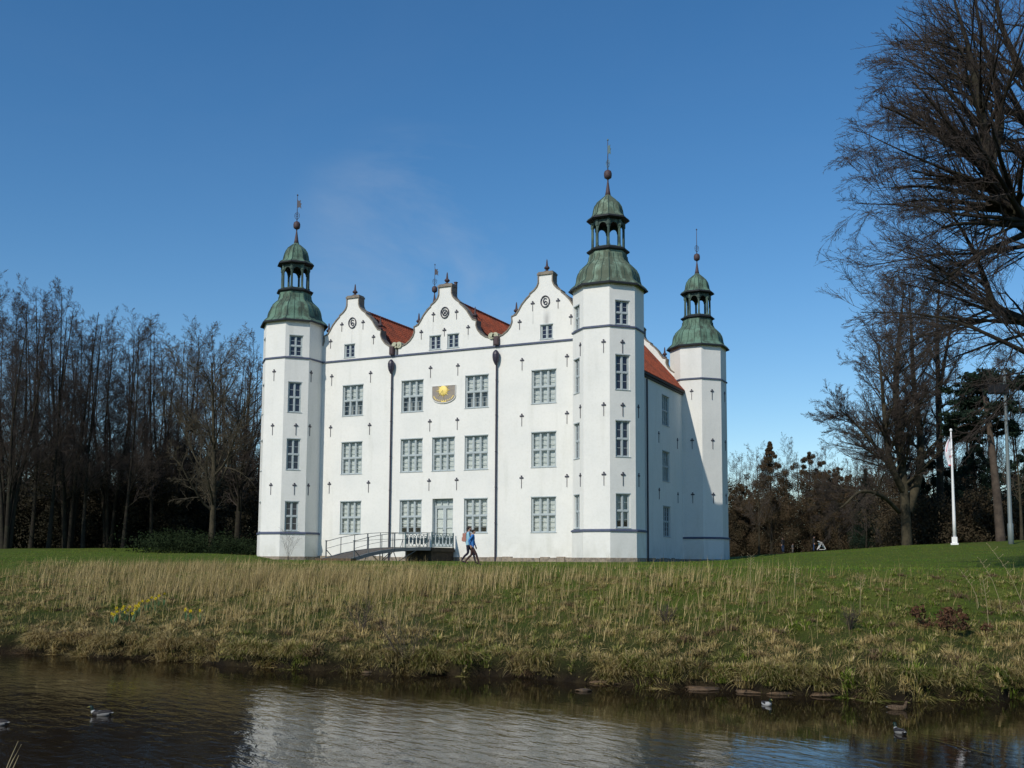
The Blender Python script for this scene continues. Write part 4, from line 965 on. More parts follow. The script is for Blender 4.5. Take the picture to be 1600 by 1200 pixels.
def vnoise(x, y, f, seed):
    r_ = np.random.default_rng(seed); s = 0
    for k in range(6):
        a = r_.uniform(0, 6.28); g_ = f*r_.uniform(.5, 1.8); s = s+np.sin((x*math.cos(a)+y*math.sin(a))*g_+r_.uniform(0, 6.28))
    return s/6**.5/1.3
def scatter(rng, n, b0, b1, s0, s1):
    """points over the bank: b across, s = fraction from the water edge to the crest"""
    b = rng.uniform(b0, b1, n); f = rng.uniform(s0, s1, n); e = edge(b); a = e+.02+f*(crest_at(b, e)-e)
    x, y = xy(b, a); return b, a, f, x, y, ground(x, y)
def grass(name, rng, x, y, z, h, w_, lean, col, label, kind='stuff', seg=3, cat='grass'):
    V, F, T_ = blades(rng, x, y, z-.02, h, w_, lean, col, seg); o = link(name, npmesh(name, V, [F], M['grass'], tint=T_)); return tag(o, label, cat, kind=kind)
rng = np.random.default_rng(101)
STRAW = np.array([.47, .365, .18]); TAN = np.array([.285, .21, .085]); GREEN = np.array([.085, .125, .010]); OLIVE = np.array([.165, .145, .028]); BROWN = np.array([.13, .085, .045])
def mixc(a, b, t): return a[None]*(1-t[:, None])+b[None]*t[:, None]
# rough mixed grass over the bank: a low sward first
b, a, f, x, y, z = scatter(rng, 120000, -24, 24, 0, 1.04)
vis = np.abs(b) < a*.50+1.5; b, a, f, x, y, z = (q[vis] for q in (b, a, f, x, y, z))
px = 800+FPX*b/a
def dryness(x, y, px, f):
    n1 = vnoise(x, y, .8, 1); n2 = vnoise(x, y, 2.6, 2)
    return .76+.36*n1+.3*n2+.24*sst((700-px)/120)-.34*sst((px-740)/80)*sst((f-.22)/.3)-.12*(px > 1000)-.4*sst((f-.85)/.15), n2
dd_, n2 = dryness(x, y, px, f)
t = np.clip(dd_+rng.normal(0, .22, len(x)), 0, 1)
col = mixc(GREEN, TAN, t)*rng.uniform(.55, 1.25, len(x))[:, None]
q = rng.random(len(x)) < .2; col[q] = BROWN*rng.uniform(.6, 1.2, (q.sum(), 1))
h = rng.uniform(.06, .2, len(x))*(1+.6*np.clip(n2, -.6, 1))*np.where(f > .85, .6, 1)
grass('bank_grass', rng, x, y, z, h, rng.uniform(.008, .02, len(x)), rng.uniform(.3, 1.6, len(x)), col, 'rough dry and green grass covering the pond bank')
# tussocks: arching blades springing from one root, in uneven clumps
def tussocks(name, cb, ca, size, per, label, low=None, wetbias=0):
    x0, y0 = xy(cb, ca); z0 = ground(x0, y0); px_ = 800+FPX*cb/ca; f_ = (ca-edge(cb))/(crest_at(cb, edge(cb))-edge(cb)); dr_, _ = dryness(x0, y0, px_, f_)
    n = len(cb); i = np.repeat(np.arange(n), per); N = len(i); S_ = size[i]
    az = rng.uniform(0, 2*np.pi, N); rr = rng.random(N)**.7*S_*.5
    bx, by = x0[i]+rr*np.cos(az), y0[i]+rr*np.sin(az)
    dirx = np.cos(az)+rng.normal(0, .35, N)-fh[0]*wetbias; diry = np.sin(az)+rng.normal(0, .35, N)-fh[1]*wetbias
    L = S_*rng.uniform(.55, 1.25, N); out_ = rng.uniform(.25, 1.05, N)
    wd = nrm(np.stack([-diry, dirx, 0*diry], -1)+rng.normal(0, .3, (N, 3))); rows = []
    gz = ground(bx, by); gz = np.maximum(gz, z0[i]-.12)
    for t_ in (0, .3, .6, .85, 1):
        X_ = bx+dirx*L*out_*t_*.8; Y_ = by+diry*L*out_*t_*.8; Z_ = gz-.02+L*(1.05*t_-(.25+.85*out_)*t_*t_)
        Z_ = np.maximum(Z_, (ZW+.01))
        c = np.stack([X_, Y_, Z_], -1); w_ = .0065*(1-.85*t_)*(1+.6*(t_ < .5)); rows += [c-wd*w_, c+wd*w_]
    V = np.stack(rows, 1).reshape(-1, 3); o_i = np.arange(N)[:, None]*10; F = np.concatenate([o_i+np.array([[2*k, 2*k+1, 2*k+3, 2*k+2]]) for k in range(4)])
    base = np.clip(dr_+rng.normal(0, .3, n), 0, 1); tone = rng.uniform(.75, 1.25, n)
    col = mixc(GREEN*1.15, TAN*1.15, np.clip(base[i]+rng.normal(0, .15, N), 0, 1))*(tone[i]*rng.uniform(.75, 1.25, N))[:, None]
    q = rng.random(N) < .15; col[q] = STRAW*rng.uniform(.7, 1.1, (q.sum(), 1)); q = (rng.random(n) < .07)[i]; col[q] = BROWN*rng.uniform(.6, 1.3, (q.sum(), 1))
    tag(link(name, npmesh(name, V, [F], M['grass'], tint=np.repeat(col, 10, 0))), label, 'grass', kind='stuff')
n = 2600; cb = rng.uniform(-21, 21, n); ff = rng.random(n)**1.15*.88; ca = edge(cb)+.25+ff*(crest_at(cb, edge(cb))-edge(cb)); k = np.abs(cb) < ca*.5+1; cb, ca, ff = cb[k], ca[k], ff[k]
tussocks('tussock_grass', cb, ca, rng.uniform(.14, .42, len(cb))*(1-.45*ff), 62, 'uneven arching tussocks of dry and green grass on the bank')
n = 430; cb = rng.uniform(-20, 20, n); k = vnoise(cb, cb*0, 1.9, 9) > -.55; cb = cb[k]; ca = edge(cb)+rng.uniform(.12, .55, len(cb))
tussocks('edge_grass', cb, ca, rng.uniform(.2, .5, len(cb)), 110, 'matted tussocks hanging over the dark water edge', wetbias=.7)
# tall dry reed grass on the upper bank
b, a, f, x, y, z = scatter(rng, 260000, -22, 22, .12, 1.1)
px = 800+FPX*b/a; cl = vnoise(x, y, 1.5, 5); fine = vnoise(x, y, 5, 6)
dens = np.interp(px, [-20, 60, 120, 250, 620, 660, 720, 900, 1000, 1130, 1250, 1350, 1500, 1700], [.12, .25, .75, 1, 1, .58, .42, .18, .24, .2, .05, .025, .02, .02])
band = np.interp(f, [.12, .28, .42, .55, .72, .95, 1.1], [.12, .35, .55, .85, 1, .8, .12])
pk = dens*band*np.clip(.5+.65*cl+.5*fine, 0.0, 1.2)
k = rng.random(len(x)) < pk*.62
b, a, f, x, y, z, px, cl = (q[k] for q in (b, a, f, x, y, z, px, cl)); N = len(x)
h = rng.uniform(.4, 1.1, N)*(1+.3*cl)*np.interp(f, [.3, .6, 1], [.65, .95, 1.0])
h = np.minimum(h, np.maximum(.1, -.62+.42*rng.random(N)**1.5+.30*(rng.random(N) < .10)+.14*cl+.1*(px > 900)-z))
col = mixc(STRAW, TAN, rng.random(N))*rng.uniform(.7, 1.25, N)[:, None]; q = rng.random(N) < .12; col[q] = OLIVE
grass('tall_dry_grass', rng, x, y, z, h, rng.uniform(.008, .018, N), rng.uniform(.08, .65, N), col, 'tall straw coloured reed grass along the top of the bank', seg=3)
# short lawn blades from the crest to the castle
N = 100000; b = rng.uniform(-34, 34, N); a = 33+rng.random(N)**1.3*56; k = np.abs(b) < a*.5+1; b = b[k]; a = a[k]; e_ = edge(b); x, y = xy(b, a); z = ground(x, y)
k = (a > crest_at(b, e_)-1) & ~((np.abs(x) < 15.3) & (y > -2.7)); b, a, x, y, z = (q[k] for q in (b, a, x, y, z)); N = len(x)
n1 = vnoise(x, y, .7, 21); col = mixc(GREEN*np.array([.95, 1.3, 1]), OLIVE, np.clip(.25+.3*n1+rng.normal(0, .2, N), 0, 1))*rng.uniform(.7, 1.3, N)[:, None]
grass('lawn', rng, x, y, z, rng.uniform(.04, .11, N), rng.uniform(.015, .04, N), rng.uniform(.3, 1.2, N), col, 'short green lawn grass round the castle', seg=2)
#PART4
# ------------------------------------------------------------------ things on the bank and lawn
def bank_at(px, py, lo=21, hi=44):
    best = None
    for D in np.arange(lo, hi, .1):
        x, y, z = at(px, D)
        if ab(x, y)[1] < edge(ab(x, y)[0])+.02: continue
        v = Vector((x-CX, y-CY, z-CZ)); k = v.dot(fw); row = 600+PPY-FPX*v.dot(UU)/k
        if best is None or abs(row-py) < best[0]: best = (abs(row-py), x, y, z, D)
    return best[1:]
def water_at(px, py):
    d = fw+RR*((px-800)/FPX)-UU*((py-600-PPY)/FPX); t = (ZW-CZ)/d.z
    return CX+d.x*t, CY+d.y*t
FACE_R = math.atan2(rh[1], rh[0])               # heading that walks to the right of the picture
# stones along the water line
rs_ = random.Random(8)
def stone(px, py, w, h, label, mt='stone', name='bank_stone', off=.0):
    x, y = water_at(px, py); y0, x0 = y, x
    m = bmesh.new(); bmesh.ops.create_icosphere(m, subdivisions=3, radius=1)
    sd = rs_.random()*9
    for v in m.verts:
        p = v.co; k = 1+.16*math.sin(p.x*3+sd)+.12*math.sin(p.y*4+p.z*3+sd*2)+.06*math.sin(p.x*9+p.z*7+sd)
        v.co = Vector((p.x*w*.5*k, p.y*w*.3*k, p.z*h*k if p.z < 0 else min(p.z*h*k, h*.8)))
    me = bpy.data.meshes.new(name); m.to_mesh(me); m.free(); me.materials.append(M[mt]); me.polygons.foreach_set('use_smooth', [True]*len(me.polygons))
    o = link(name, me); o.location = (x+fh[0]*off, y+fh[1]*off, ZW+.02); o.rotation_euler = (0, 0, FACE_R+rs_.uniform(-.2, .2))
    return tag(o, label, 'stone', 'stones along the water edge')
for k, (px, py, w, lab) in enumerate(((941, 1068, .75, 'flat brown stone at the water edge below the nearest tower, left of its pair'), (979, 1071, .6, 'flat brown stone at the water edge below the nearest tower, right of its pair'), (1036, 1075, .55, 'small ochre stone at the water edge left of the long ochre one'), (1103, 1079, .85, 'long ochre stone at the water edge below the right rear tower'), (1182, 1084, .8, 'brown stone at the water edge directly behind the small white breasted duck'), (1228, 1087, .6, 'brown stone just right of the small white breasted duck'), (1292, 1089, .75, 'dull stone between the white breasted duck and the brown duck'), (911, 1080, .38, 'small pale stone standing clear of the bank in the water'), (147, 1025, .6, 'ochre stone at the left water edge above the swimming drake'), (575, 1053, .3, 'small grey stone at the water edge near the bare shrub'))):
    stone(px, py, w, .055 if w > .4 else .04, lab, off=.0 if px == 911 else .2)
x, y = water_at(28, 1016); q = MB((x, y, ZW)); q.tube([(x-.35*rh[0]-.2, y-.35*rh[1], ZW+.02), (x, y+.05, ZW+.1), (x+.4*rh[0], y+.4*rh[1]+.1, ZW+.12)], [.09, .1, .07], 9)
o = q.build('log', M['log']); o.location = (x, y, ZW); tag(o, 'short dark log lying at the water edge at the far left', 'log')
# small bare shrubs and brambles
def shrub(name, pos, H, label, cat, seed, n=14, spread=.5, mt='twig', r=.010, group=None, kids=(6, 4)):
    rng = np.random.default_rng(seed); st = []; rr = []
    for k in range(n):
        a = rng.uniform(0, 6.28); s = spread*rng.uniform(.3, 1); t = np.linspace(0, 1, 5)[:, None]
        st.append(np.array([0, 0, -.05])+t*np.array([[math.cos(a)*s*H, math.sin(a)*s*H, H*rng.uniform(.7, 1)]])*np.array([[1, 1, 1]])+rng.normal(0, .02*H, (5, 3))*t); rr.append(np.linspace(r, r*.4, 5))
    P, R = np.array(st), np.array(rr); b1 = sprout(rng, P, R, kids[0], .2, 1, (35, 10), .5, .7, 3, .1, .05, minr=r*.45); b2 = sprout(rng, *b1, kids[1], .2, 1, (35, 10), .6, .7, 2, .1, .02, minr=r*.35)
    o = link(name, npmesh(name, *join([sweep(P, R, 4), sweep(*b1, 3), sweep(*b2, 3)]), M[mt])); o.location = pos; return tag(o, label, cat, group)
for k, (px, py, H, lab) in enumerate(((640, 1040, 1.5, 'purplish bare shrub at the water edge left of the middle'), (566, 990, 1.0, 'smaller bare shrub among the dry grass up the bank left of the middle'), (1040, 975, .55, 'low bare bramble on the bank below the right rear tower'), (1325, 985, .6, 'low bare bramble on the bank left of the russet leaves'))):
    x, y, z, D = bank_at(px, py); shrub('bare_shrub', (x, y, z), H, lab, 'shrub', 200+k, 12, .6, r=.008)
x, y, z = at(450, 79); shrub('bare_shrub', (x, y, z), 2.3, 'thin leafless shrub against the foot of the left front tower', 'shrub', 210, 7, .35, 'twig_light', .010)
x, y, z, D = bank_at(1475, 985); rng = np.random.default_rng(41); cs = np.array([(rng.normal()*.45, rng.normal()*.35, rng.uniform(.05, .5)) for k in range(16)])
V, F = cloud(rng, cs, rng.uniform(.12, .24, 16), 60, .055); o = link('russet_bush', npmesh('russet_bush', V, [F], M['red_leaf'])); o.location = (x, y, z); tag(o, 'low clump of russet dead leaves on the right of the bank', 'bush')
# tall dry weed stalks
def stalk(px, py, H, lean, label, name='dry_stalk', D=None, r=.007):
    if D is None: x, y, z, _ = bank_at(px, py)
    else: x, y, z = at(px, D)
    q = MB((x, y, z)); pts = [(x+lean*rh[0]*t*t*H, y+lean*rh[1]*t*t*H, z-.03+H*t) for t in (0, .3, .6, .8, 1)]; q.tube(pts, [r, r*.9, r*.75, r*.6, r*.4], 5)
    for k in range(9):
        t = .62+.042*k; b = Vector(pts[0]).lerp(Vector(pts[-1]), t); s = 1 if k % 2 else -1
        b = Vector((x+lean*rh[0]*t*t*H, y+lean*rh[1]*t*t*H, z+H*t)); e = b+Vector((s*.09*rh[0], s*.09*rh[1]+.03*s, .08)); q.tube([b, e], [r*.45, r*.3], 3); q.lathe(e, [(.002, -.012), (.011, 0), (.002, .015)], 4)
    o = q.build(name, M['straw']); o.location = (x, y, z); return tag(o, label, 'weed stalk', 'tall dry weed stalks')
M['straw'] = mat('dry_stalk', (.36, .29, .17), .9, .1)
for k, (px, py, H, ln, lab) in enumerate(((1601, 985, 2.1, -.42, 'longest dry stalk at the right edge of the bank, leaning left'), (1562, 962, 1.45, -.35, 'dry stalk leaning left, second from the right edge'), (1541, 985, 1.3, -.08, 'upright dry stalk, third from the right edge'), (1527, 950, .95, -.45, 'short leaning dry stalk, fourth from the right edge'), (1342, 960, 1.0, .05, 'single upright dry stalk below the far conifer'), (1240, 940, .9, .1, 'dry stalk standing alone on the green bank right of the rear tower'), (1172, 915, .9, .03, 'dry stalk in front of the rear tower foot'))):
    stalk(px, py, H, ln, lab)
# reeds of the near bank, bottom left
rngn = np.random.default_rng(77)
for k, (px, py, ht, ln) in enumerate(((3, 1158, 1.0, .22), (8, 1163, .8, .22), (14, 1180, .7, .1))):
    tip = atz(px+26 if k < 2 else px+16, py, 9.0); base = np.array([tip[0]-ln*rh[0], tip[1]-ln*rh[1], tip[2]-ht]); q = MB(base)
    pts = [base+(tip-base)*t+np.array([rh[0], rh[1], 0])*(.0-.06*math.sin(t*3.1)) for t in (0, .3, .6, .85, 1)]; q.tube(pts, [.006, .005, .004, .004, .002], 5)
    q.tube([pts[1], pts[1]+np.array([.1*rh[0], .1*rh[1], .32])], [.006, .001], 3)
    o = q.build('near_reed', M['straw']); o.location = base; tag(o, ['longest tan reed stem rising at the bottom left corner', 'middle tan reed stem at the bottom left corner', 'shortest tan reed stem at the bottom left corner'][k], 'reed', 'reed stems at the near bank')
# daffodils
def daffodils(px, py, n, w, dpt, label, seed):
    x, y, z, D = bank_at(px, py); rg = random.Random(seed); o = empty('daffodil_clump', (x, y, z), label, 'daffodils', 'daffodil clumps on the bank')
    lf = MB(); fme = None
    for k in range(n):
        u, v = rg.gauss(0, w*.42), rg.gauss(0, dpt*.42); lx, ly = u*rh[0]+v*fh[0], u*rh[1]+v*fh[1]; zz = float(ground(x+lx, y+ly))-z; H = rg.uniform(.3, .45)
        for j in range(5):
            a = rg.uniform(0, 6.28); s = .012; hx, hy = .09*math.cos(a), .09*math.sin(a); hh = H*rg.uniform(.6, .95); px_, py_ = -math.sin(a)*s, math.cos(a)*s
            lf.add([(lx-px_, ly-py_, zz-.02), (lx+px_, ly+py_, zz-.02), (lx+hx*.6+px_, ly+hy*.6+py_, zz+hh*.7), (lx+hx*.6-px_, ly+hy*.6-py_, zz+hh*.7), (lx+hx*1.3, ly+hy*1.3, zz+hh)], [(0, 1, 2, 3), (3, 2, 4)])
        lf.tube([(lx, ly, zz-.02), (lx, ly, zz+H)], .004, 3)
        if fme is None:
            f = MB()
            for j in range(6):
                a = j*math.pi/3; c_, s_ = math.cos(a), math.sin(a); f.add([(0, 0, 0), (.03*c_-.016*s_, -.012, .03*s_+.016*c_), (.058*c_, -.006, .058*s_), (.03*c_+.016*s_, -.012, .03*s_-.016*c_)], [(0, 1, 2, 3)])
            rr_ = [(.012, 0), (.014, -.02), (.02, -.038)]
            vs = [(r_*math.cos(t*math.pi/4), d_, r_*math.sin(t*math.pi/4)) for r_, d_ in rr_ for t in range(8)]; f.add(vs, [(i*8+t, i*8+(t+1) % 8, (i+1)*8+(t+1) % 8, (i+1)*8+t) for i in range(2) for t in range(8)])
            b = f.build('flower', M['daff'], o); fme = b.data
        else: b = link('flower', fme, o)
        b.location = (lx, ly, zz+H); b.rotation_euler = (rg.uniform(-.3, .5), 0, YAW*-1+rg.uniform(-.9, .9)); b.scale = (1.05,)*3
    lf.build('foliage', M['daffleaf'], o)
daffodils(213, 968, 15, .85, 1.0, 'largest clump of yellow daffodils in the dry grass on the left bank', 1)
daffodils(188, 975, 7, .5, .5, 'smaller daffodil clump just left of the largest one', 2)
daffodils(246, 950, 4, .6, .4, 'loose daffodil clump right of and above the largest one', 3)
daffodils(298, 975, 5, .6, .9, 'sparse daffodil clump farthest right on the left bank', 4)
# ------------------------------------------------------------------ ducks
def duck(px, py, heading, label, pal, s=1., lift=0):
    x, y = water_at(px, py)
    rings = [(-.27, .085, .006, .006, 'tail'), (-.235, .075, .03, .014, 'tail'), (-.19, .06, .06, .035, 'rump'), (-.12, .05, .085, .06, 'side'), (-.03, .045, .098, .075, 'side'), (.06, .05, .095, .075, 'side'), (.13, .065, .078, .066, 'breast'), (.175, .09, .052, .055, 'breast'), (.195, .125, .034, .04, 'collar'), (.2, .155, .03, .033, 'head'), (.207, .185, .036, .036, 'head'), (.225, .205, .034, .033, 'head'), (.25, .205, .022, .022, 'head'), (.268, .198, .016, .009, 'bill'), (.3, .19, .014, .006, 'bill'), (.318, .188, .006, .003, 'bill')]
    C_ = [Vector((a, 0, b)) for a, b, *_ in rings]; n = 12; vs = []; fs = []; mi = []
    names = ['tail', 'rump', 'side', 'breast', 'collar', 'head', 'bill', 'back']
    for i, (a, b, ry, rz, nm) in enumerate(rings):
        t = (C_[min(i+1, len(C_)-1)]-C_[max(i-1, 0)]).normalized(); up = Vector((-t.z, 0, t.x))
        for k in range(n):
            an = 2*math.pi*k/n; vs.append(C_[i]+Vector((0, 1, 0))*ry*math.cos(an)+up*rz*math.sin(an))
    for i in range(len(rings)-1):
        for k in range(n):
            fs.append((i*n+k, i*n+(k+1) % n, (i+1)*n+(k+1) % n, (i+1)*n+k)); nm = rings[i+1][4]
            if nm in ('side', 'rump') and 1 <= k <= 4: nm = 'back'
            mi.append(names.index(nm))
    fs += [tuple(range(n)), tuple((len(rings)-1)*n+k for k in range(n))]; mi += [0, 6]
    me = bpy.data.meshes.new('duck'); me.from_pydata(vs, [], fs)
    for nm in names: me.materials.append(M[pal[nm]])
    me.polygons.foreach_set('material_index', mi); me.polygons.foreach_set('use_smooth', [True]*len(fs))
    o = link('duck', me); o.location = (x, y, ZW-.012); o.rotation_euler = (0, 0, heading); o.scale = (s, s, s)
    for sd in (-1, 1):
        w = MB(); p = [(-.24, .02*sd, .1), (-.12, .075*sd, .085), (.02, .1*sd, .07), (.08, .09*sd, .06), (.04, .075*sd, .115), (-.08, .045*sd, .13), (-.2, .015*sd, .115)]
        w.add([Vector(q) for q in p]+[Vector(q)+Vector((0, .008*sd, .006)) for q in p], [tuple(range(7)), tuple(range(7, 14))]+[(i, (i+1) % 7, 7+(i+1) % 7, 7+i) for i in range(7)]); w.build('wing', M[pal['wing']], o)
    return tag(o, label, 'duck', 'ducks on the pond')
DR = dict(tail='duckwhite', rump='duckdark', side='duckgrey', breast='duckdark', collar='duckwhite', head='duckgreen', bill='bill', back='duckgrey', wing='duckdark')
HN = dict(tail='duckgrey', rump='duckbrown', side='duckbrown', breast='duckbrown', collar='duckbrown', head='duckbrown', bill='bill', back='duckbrown', wing='duckbrown')
WB = dict(DR, breast='duckwhite', side='duckwhite')
duck(158, 1118, FACE_R+math.pi, 'drake with dark head and pale sides swimming left on the open water', DR, .82)
duck(-4, 1133, FACE_R+math.pi-.1, 'duck cut by the left edge, only its pale tail showing', DR, .8)
duck(1198, 1102, FACE_R-math.pi/2+.3, 'small white breasted duck near the bank, facing the camera', WB, .7)
duck(1402, 1109, FACE_R-.15, 'speckled brown duck close under the right bank, facing right', HN, .78)
duck(1406, 1146, FACE_R+math.pi/2+.15, 'drake swimming away from the camera, nearest of the ducks on the right', DR, .75)
# wake of the nearest drake: low ridges on the water
wk = MB()
for (p0, p1, wdt) in (((1425, 1149), (1585, 1190), .34),):
    a0 = Vector((*water_at(*p0), ZW)); a1 = Vector((*water_at(*p1), ZW)); d = (a1-a0); nn_ = Vector((-d.y, d.x, 0)).normalized(); n = 26; base_ = len(wk.v)
    vs = []; fs = []
    for k in range(n+1):
        t = k/n; c = a0+d*t; c += nn_*.02*math.sin(t*9+p0[0]); w_ = wdt*(.35+t); hgt = .0045*math.sin(math.pi*t)
        for q, hh in ((-1, -.002), (-.4, hgt*.7-.001), (0, hgt-.001), (.4, hgt*.7-.001), (1, -.002)): vs.append(c+nn_*w_*q*.5+Vector((0, 0, hh)))
    for k in range(n):
        for q in range(4): fs.append((k*5+q, k*5+q+1, k*5+q+6, k*5+q+5))
    wk.add(vs, fs)
tag(wk.build('wake', M['water'], None, True), 'faint wake spreading behind the nearest drake', 'wake', kind='stuff')
# ------------------------------------------------------------------ people
def person(x, y, z, heading, label, cm, pose, height=1.75, group=None, back=None, cat='person', hairmat='hair', long_hair=False):
    s = height/1.75; me = bpy.data.meshes.new('person'); V = []; E = []; Rd = []
    def add(p, r, par=None):
        V.append(p); Rd.append(r if isinstance(r, tuple) else (r, r))
        if par is not None: E.append((par, len(V)-1))
        return len(V)-1
    pel = add((0, 0, .95), (.125, .16)); wa = add((.0, 0, 1.1), (.11, .15), pel); ch = add((.02, 0, 1.3), (.12, .165), wa); up_ = add((.03, 0, 1.42), (.085, .13), ch)
    nk = add((.045, 0, 1.5), .05, up_); hb = add((.065, 0, 1.565), (.07, .065), nk); hm = add((.075, 0, 1.63), (.092, .078), hb); ht = add((.065, 0, 1.69), (.075, .066), hm)
    no = add((.168, 0, 1.605), .014, hm)
    for sd in (-1, 1): add((.06, sd*.085, 1.615), .014, hm)
    hands = []
    for sd, (kn, an, el, wr) in zip((-1, 1), pose):
        h = add((0, sd*.09, .88), (.09, .09), pel); k_ = add((kn[0], sd*.095, kn[1]), (.062, .062), h); m_ = add(((kn[0]+an[0])/2-.015, sd*.097, (kn[1]+an[1])/2+.03), (.055, .055), k_); a_ = add((an[0], sd*.1, an[1]), (.04, .04), m_)
        add((an[0]+.05, sd*.1, an[1]-.045), (.04, .042), a_); add((an[0]+.17, sd*.105, an[1]-.06), (.028, .038), len(V)-1)
        sh = add((.02, sd*.175, 1.4), (.062, .062), up_); e_ = add((el[0], sd*.225, el[1]), (.05, .05), sh); w_ = add((wr[0], sd*.22, wr[1]), (.032, .032), e_)
        dv = Vector((wr[0]-el[0], 0, wr[1]-el[1])).normalized(); pa = Vector((wr[0], sd*.22, wr[1]))+dv*.06; q = add(tuple(pa), (.026, .034), w_); hands.append((pa, .13))
        for f_ in range(4):
            b_ = pa+dv*.03+Vector((.0, 0, 0))+Vector((dv.z, 0, -dv.x))*(-.024+.016*f_)*-1; i1 = add(tuple(b_), .009, q); e1 = b_+dv*(.03+.006*(1 if f_ in (1, 2) else 0))+Vector((0, -sd*.008, 0)); i2 = add(tuple(e1), .008, i1); add(tuple(e1+dv*.022+Vector((0, -sd*.014, 0))), .007, i2)
        t1 = pa+Vector((dv.z, 0, -dv.x))*-.036-dv*.01; i1 = add(tuple(t1), .010, q); add(tuple(t1+dv*.035+Vector((.01, 0, 0))), .009, i1)
    me.from_pydata(V, E, []); ob = bpy.data.objects.new('tmp', me); COL.objects.link(ob)
    mo = ob.modifiers.new('s', 'SKIN'); sv = me.skin_vertices[0].data
    for i, r_ in enumerate(Rd): sv[i].radius = (r_[0], r_[1])
    sv[0].use_root = True; ob.modifiers.new('d', 'SUBSURF').levels = 2
    dg = bpy.context.evaluated_depsgraph_get(); m2 = bpy.data.meshes.new_from_object(ob.evaluated_get(dg)); bpy.data.objects.remove(ob)
    for k in ('skin', cm[0], cm[1], 'black'): m2.materials.append(M[k])
    for p in m2.polygons:
        c = p.center; i = 1
        if c.z > 1.5: i = 0
        elif any((c-hp).length < .085 and c.z < 1.3 for hp, _ in hands): i = 0
        elif c.z < .86 and abs(c.y) < .19: i = 2 if c.z > .1 else 3
        p.material_index = i; p.use_smooth = True
    o = link('person', m2); o.location = (x, y, z); o.rotation_euler = (0, 0, heading); o.scale = (s, s, s)
    hq = MB(); cc = (.05, 0, 1.645)
    prof = [(.02, .085), (.055, .075), (.082, .05), (.094, .015), (.092, -.02), (.08, -.06)]
    vs = []; fs = []; n = 14
    for r_, zz in prof:
        for k in range(n): a = 2*math.pi*k/n; kx = .75 if math.cos(a) > .4 and zz < .03 else 1.12; vs.append((cc[0]+r_*math.cos(a)*kx, r_*math.sin(a), cc[2]+zz+(.05 if math.cos(a) > .4 and zz < 0 else 0)))
    for i in range(len(prof)-1):
        for k in range(n): fs.append((i*n+k, i*n+(k+1) % n, (i+1)*n+(k+1) % n, (i+1)*n+k))
    fs.append(tuple(range(n))); hq.add(vs, fs)
    if long_hair: hq.tube([(-.02, 0, 1.68), (-.07, 0, 1.62), (-.07, 0, 1.52), (-.05, 0, 1.44)], [.05, .055, .045, .02], 8)
    hq.build('hair', M[hairmat], o, True)
    if back:
        b = MB(); b.box(-.24, -.08, -.14, .14, 1.02, 1.4); b.box(-.28, -.241, -.1, .1, 1.05, 1.22)
        for sd in (-1, 1): b.tube([(-.13, sd*.1, 1.4), (.0, sd*.11, 1.5), (.13, sd*.11, 1.4), (.12, sd*.13, 1.2), (-.12, sd*.13, 1.05)], .016, 5)
        bo = b.build('backpack', M[back], o); bv = bo.modifiers.new('bevel', 'BEVEL'); bv.width = .03; bv.segments = 2; bv.limit_method = 'ANGLE'
    return tag(o, label, cat, group)
STRIDE = [((.22, .52), (.36, .09), (-.14, 1.18), (-.06, .95)), ((-.04, .5), (-.34, .17), (.06, 1.14), (.14, .92))]
STRIDE2 = [((.02, .5), (-.28, .16), (.08, 1.15), (.15, .94)), ((.24, .52), (.34, .09), (-.16, 1.18), (-.1, .94))]
STAND = [((.02, .5), (.0, .09), (.0, 1.15), (.04, .9)), ((.03, .5), (-.02, .09), (-.02, 1.15), (.03, .9))]
x, y, z = at(737.5, 50.6); person(x, y, z-.02, FACE_R-.08, 'person in a blue jacket and brown trousers, nearer of the walking pair', ('bluejacket', 'browntrouser'), STRIDE, 1.72)
x, y, z = at(731, 51.7); person(x, y, z+.02, FACE_R-.08, 'person in a pale blue jacket with a rust coloured backpack, half hidden by another', ('paleblue', 'trouser'), STRIDE2, 1.86, back='brownpack')
x, y, z = at(1224, 128); person(x, y, z+.35, FACE_R+2, 'far person in black standing left of the grey child by the trees', ('black', 'jeans'), STAND, 1.78)
x, y, z = at(1239, 128); person(x, y, z+.25, FACE_R-1, 'small far child in a grey coat between the two dark adults', ('greyc', 'greyc'), STAND, 1.1)
x, y, z = at(1272, 126); person(x, y, z+.3, FACE_R, 'far person in a black jacket and jeans pushing the white pushchair', ('black', 'jeans'), STAND, 1.75)
# pushchair
x, y, z = at(1284, 125.6); z += .35; pc = empty('pushchair', (x, y, z), 'white framed pushchair with a blue seat on the far lawn', 'pushchair', rz=FACE_R); q = MB()
for sd in (-.22, .22):
    q.tube([(-.42, sd, .1), (0, sd, .95), (.45, sd, .12)], .04, 6); q.tube([(-.42, sd, .1), (.45, sd, .12)], .03, 6); q.tube([(0, sd, .9), (-.38, sd, 1.05)], .025, 6)
q.tube([(-.38, -.22, 1.05), (-.38, .22, 1.05)], .025, 6); q.build('pushchair_frame', M['white'], pc)
q = MB(); q.add([(-.3, -.2, .85), (-.3, .2, .85), (-.12, .2, .4), (-.12, -.2, .4), (.3, -.2, .45), (.3, .2, .45), (.34, .2, .2), (.34, -.2, .2)], [(0, 1, 2, 3), (3, 2, 5, 4), (4, 5, 6, 7)]); q.build('pushchair_seat', M['paleblue'], pc)
for wx in (-.42, .45):
    for sd in (-.26, .26):
        q = MB(); q.tube([(wx, sd-.02, .1), (wx, sd+.02, .1)], .1, 14); q.build('wheel', M['black'], pc)
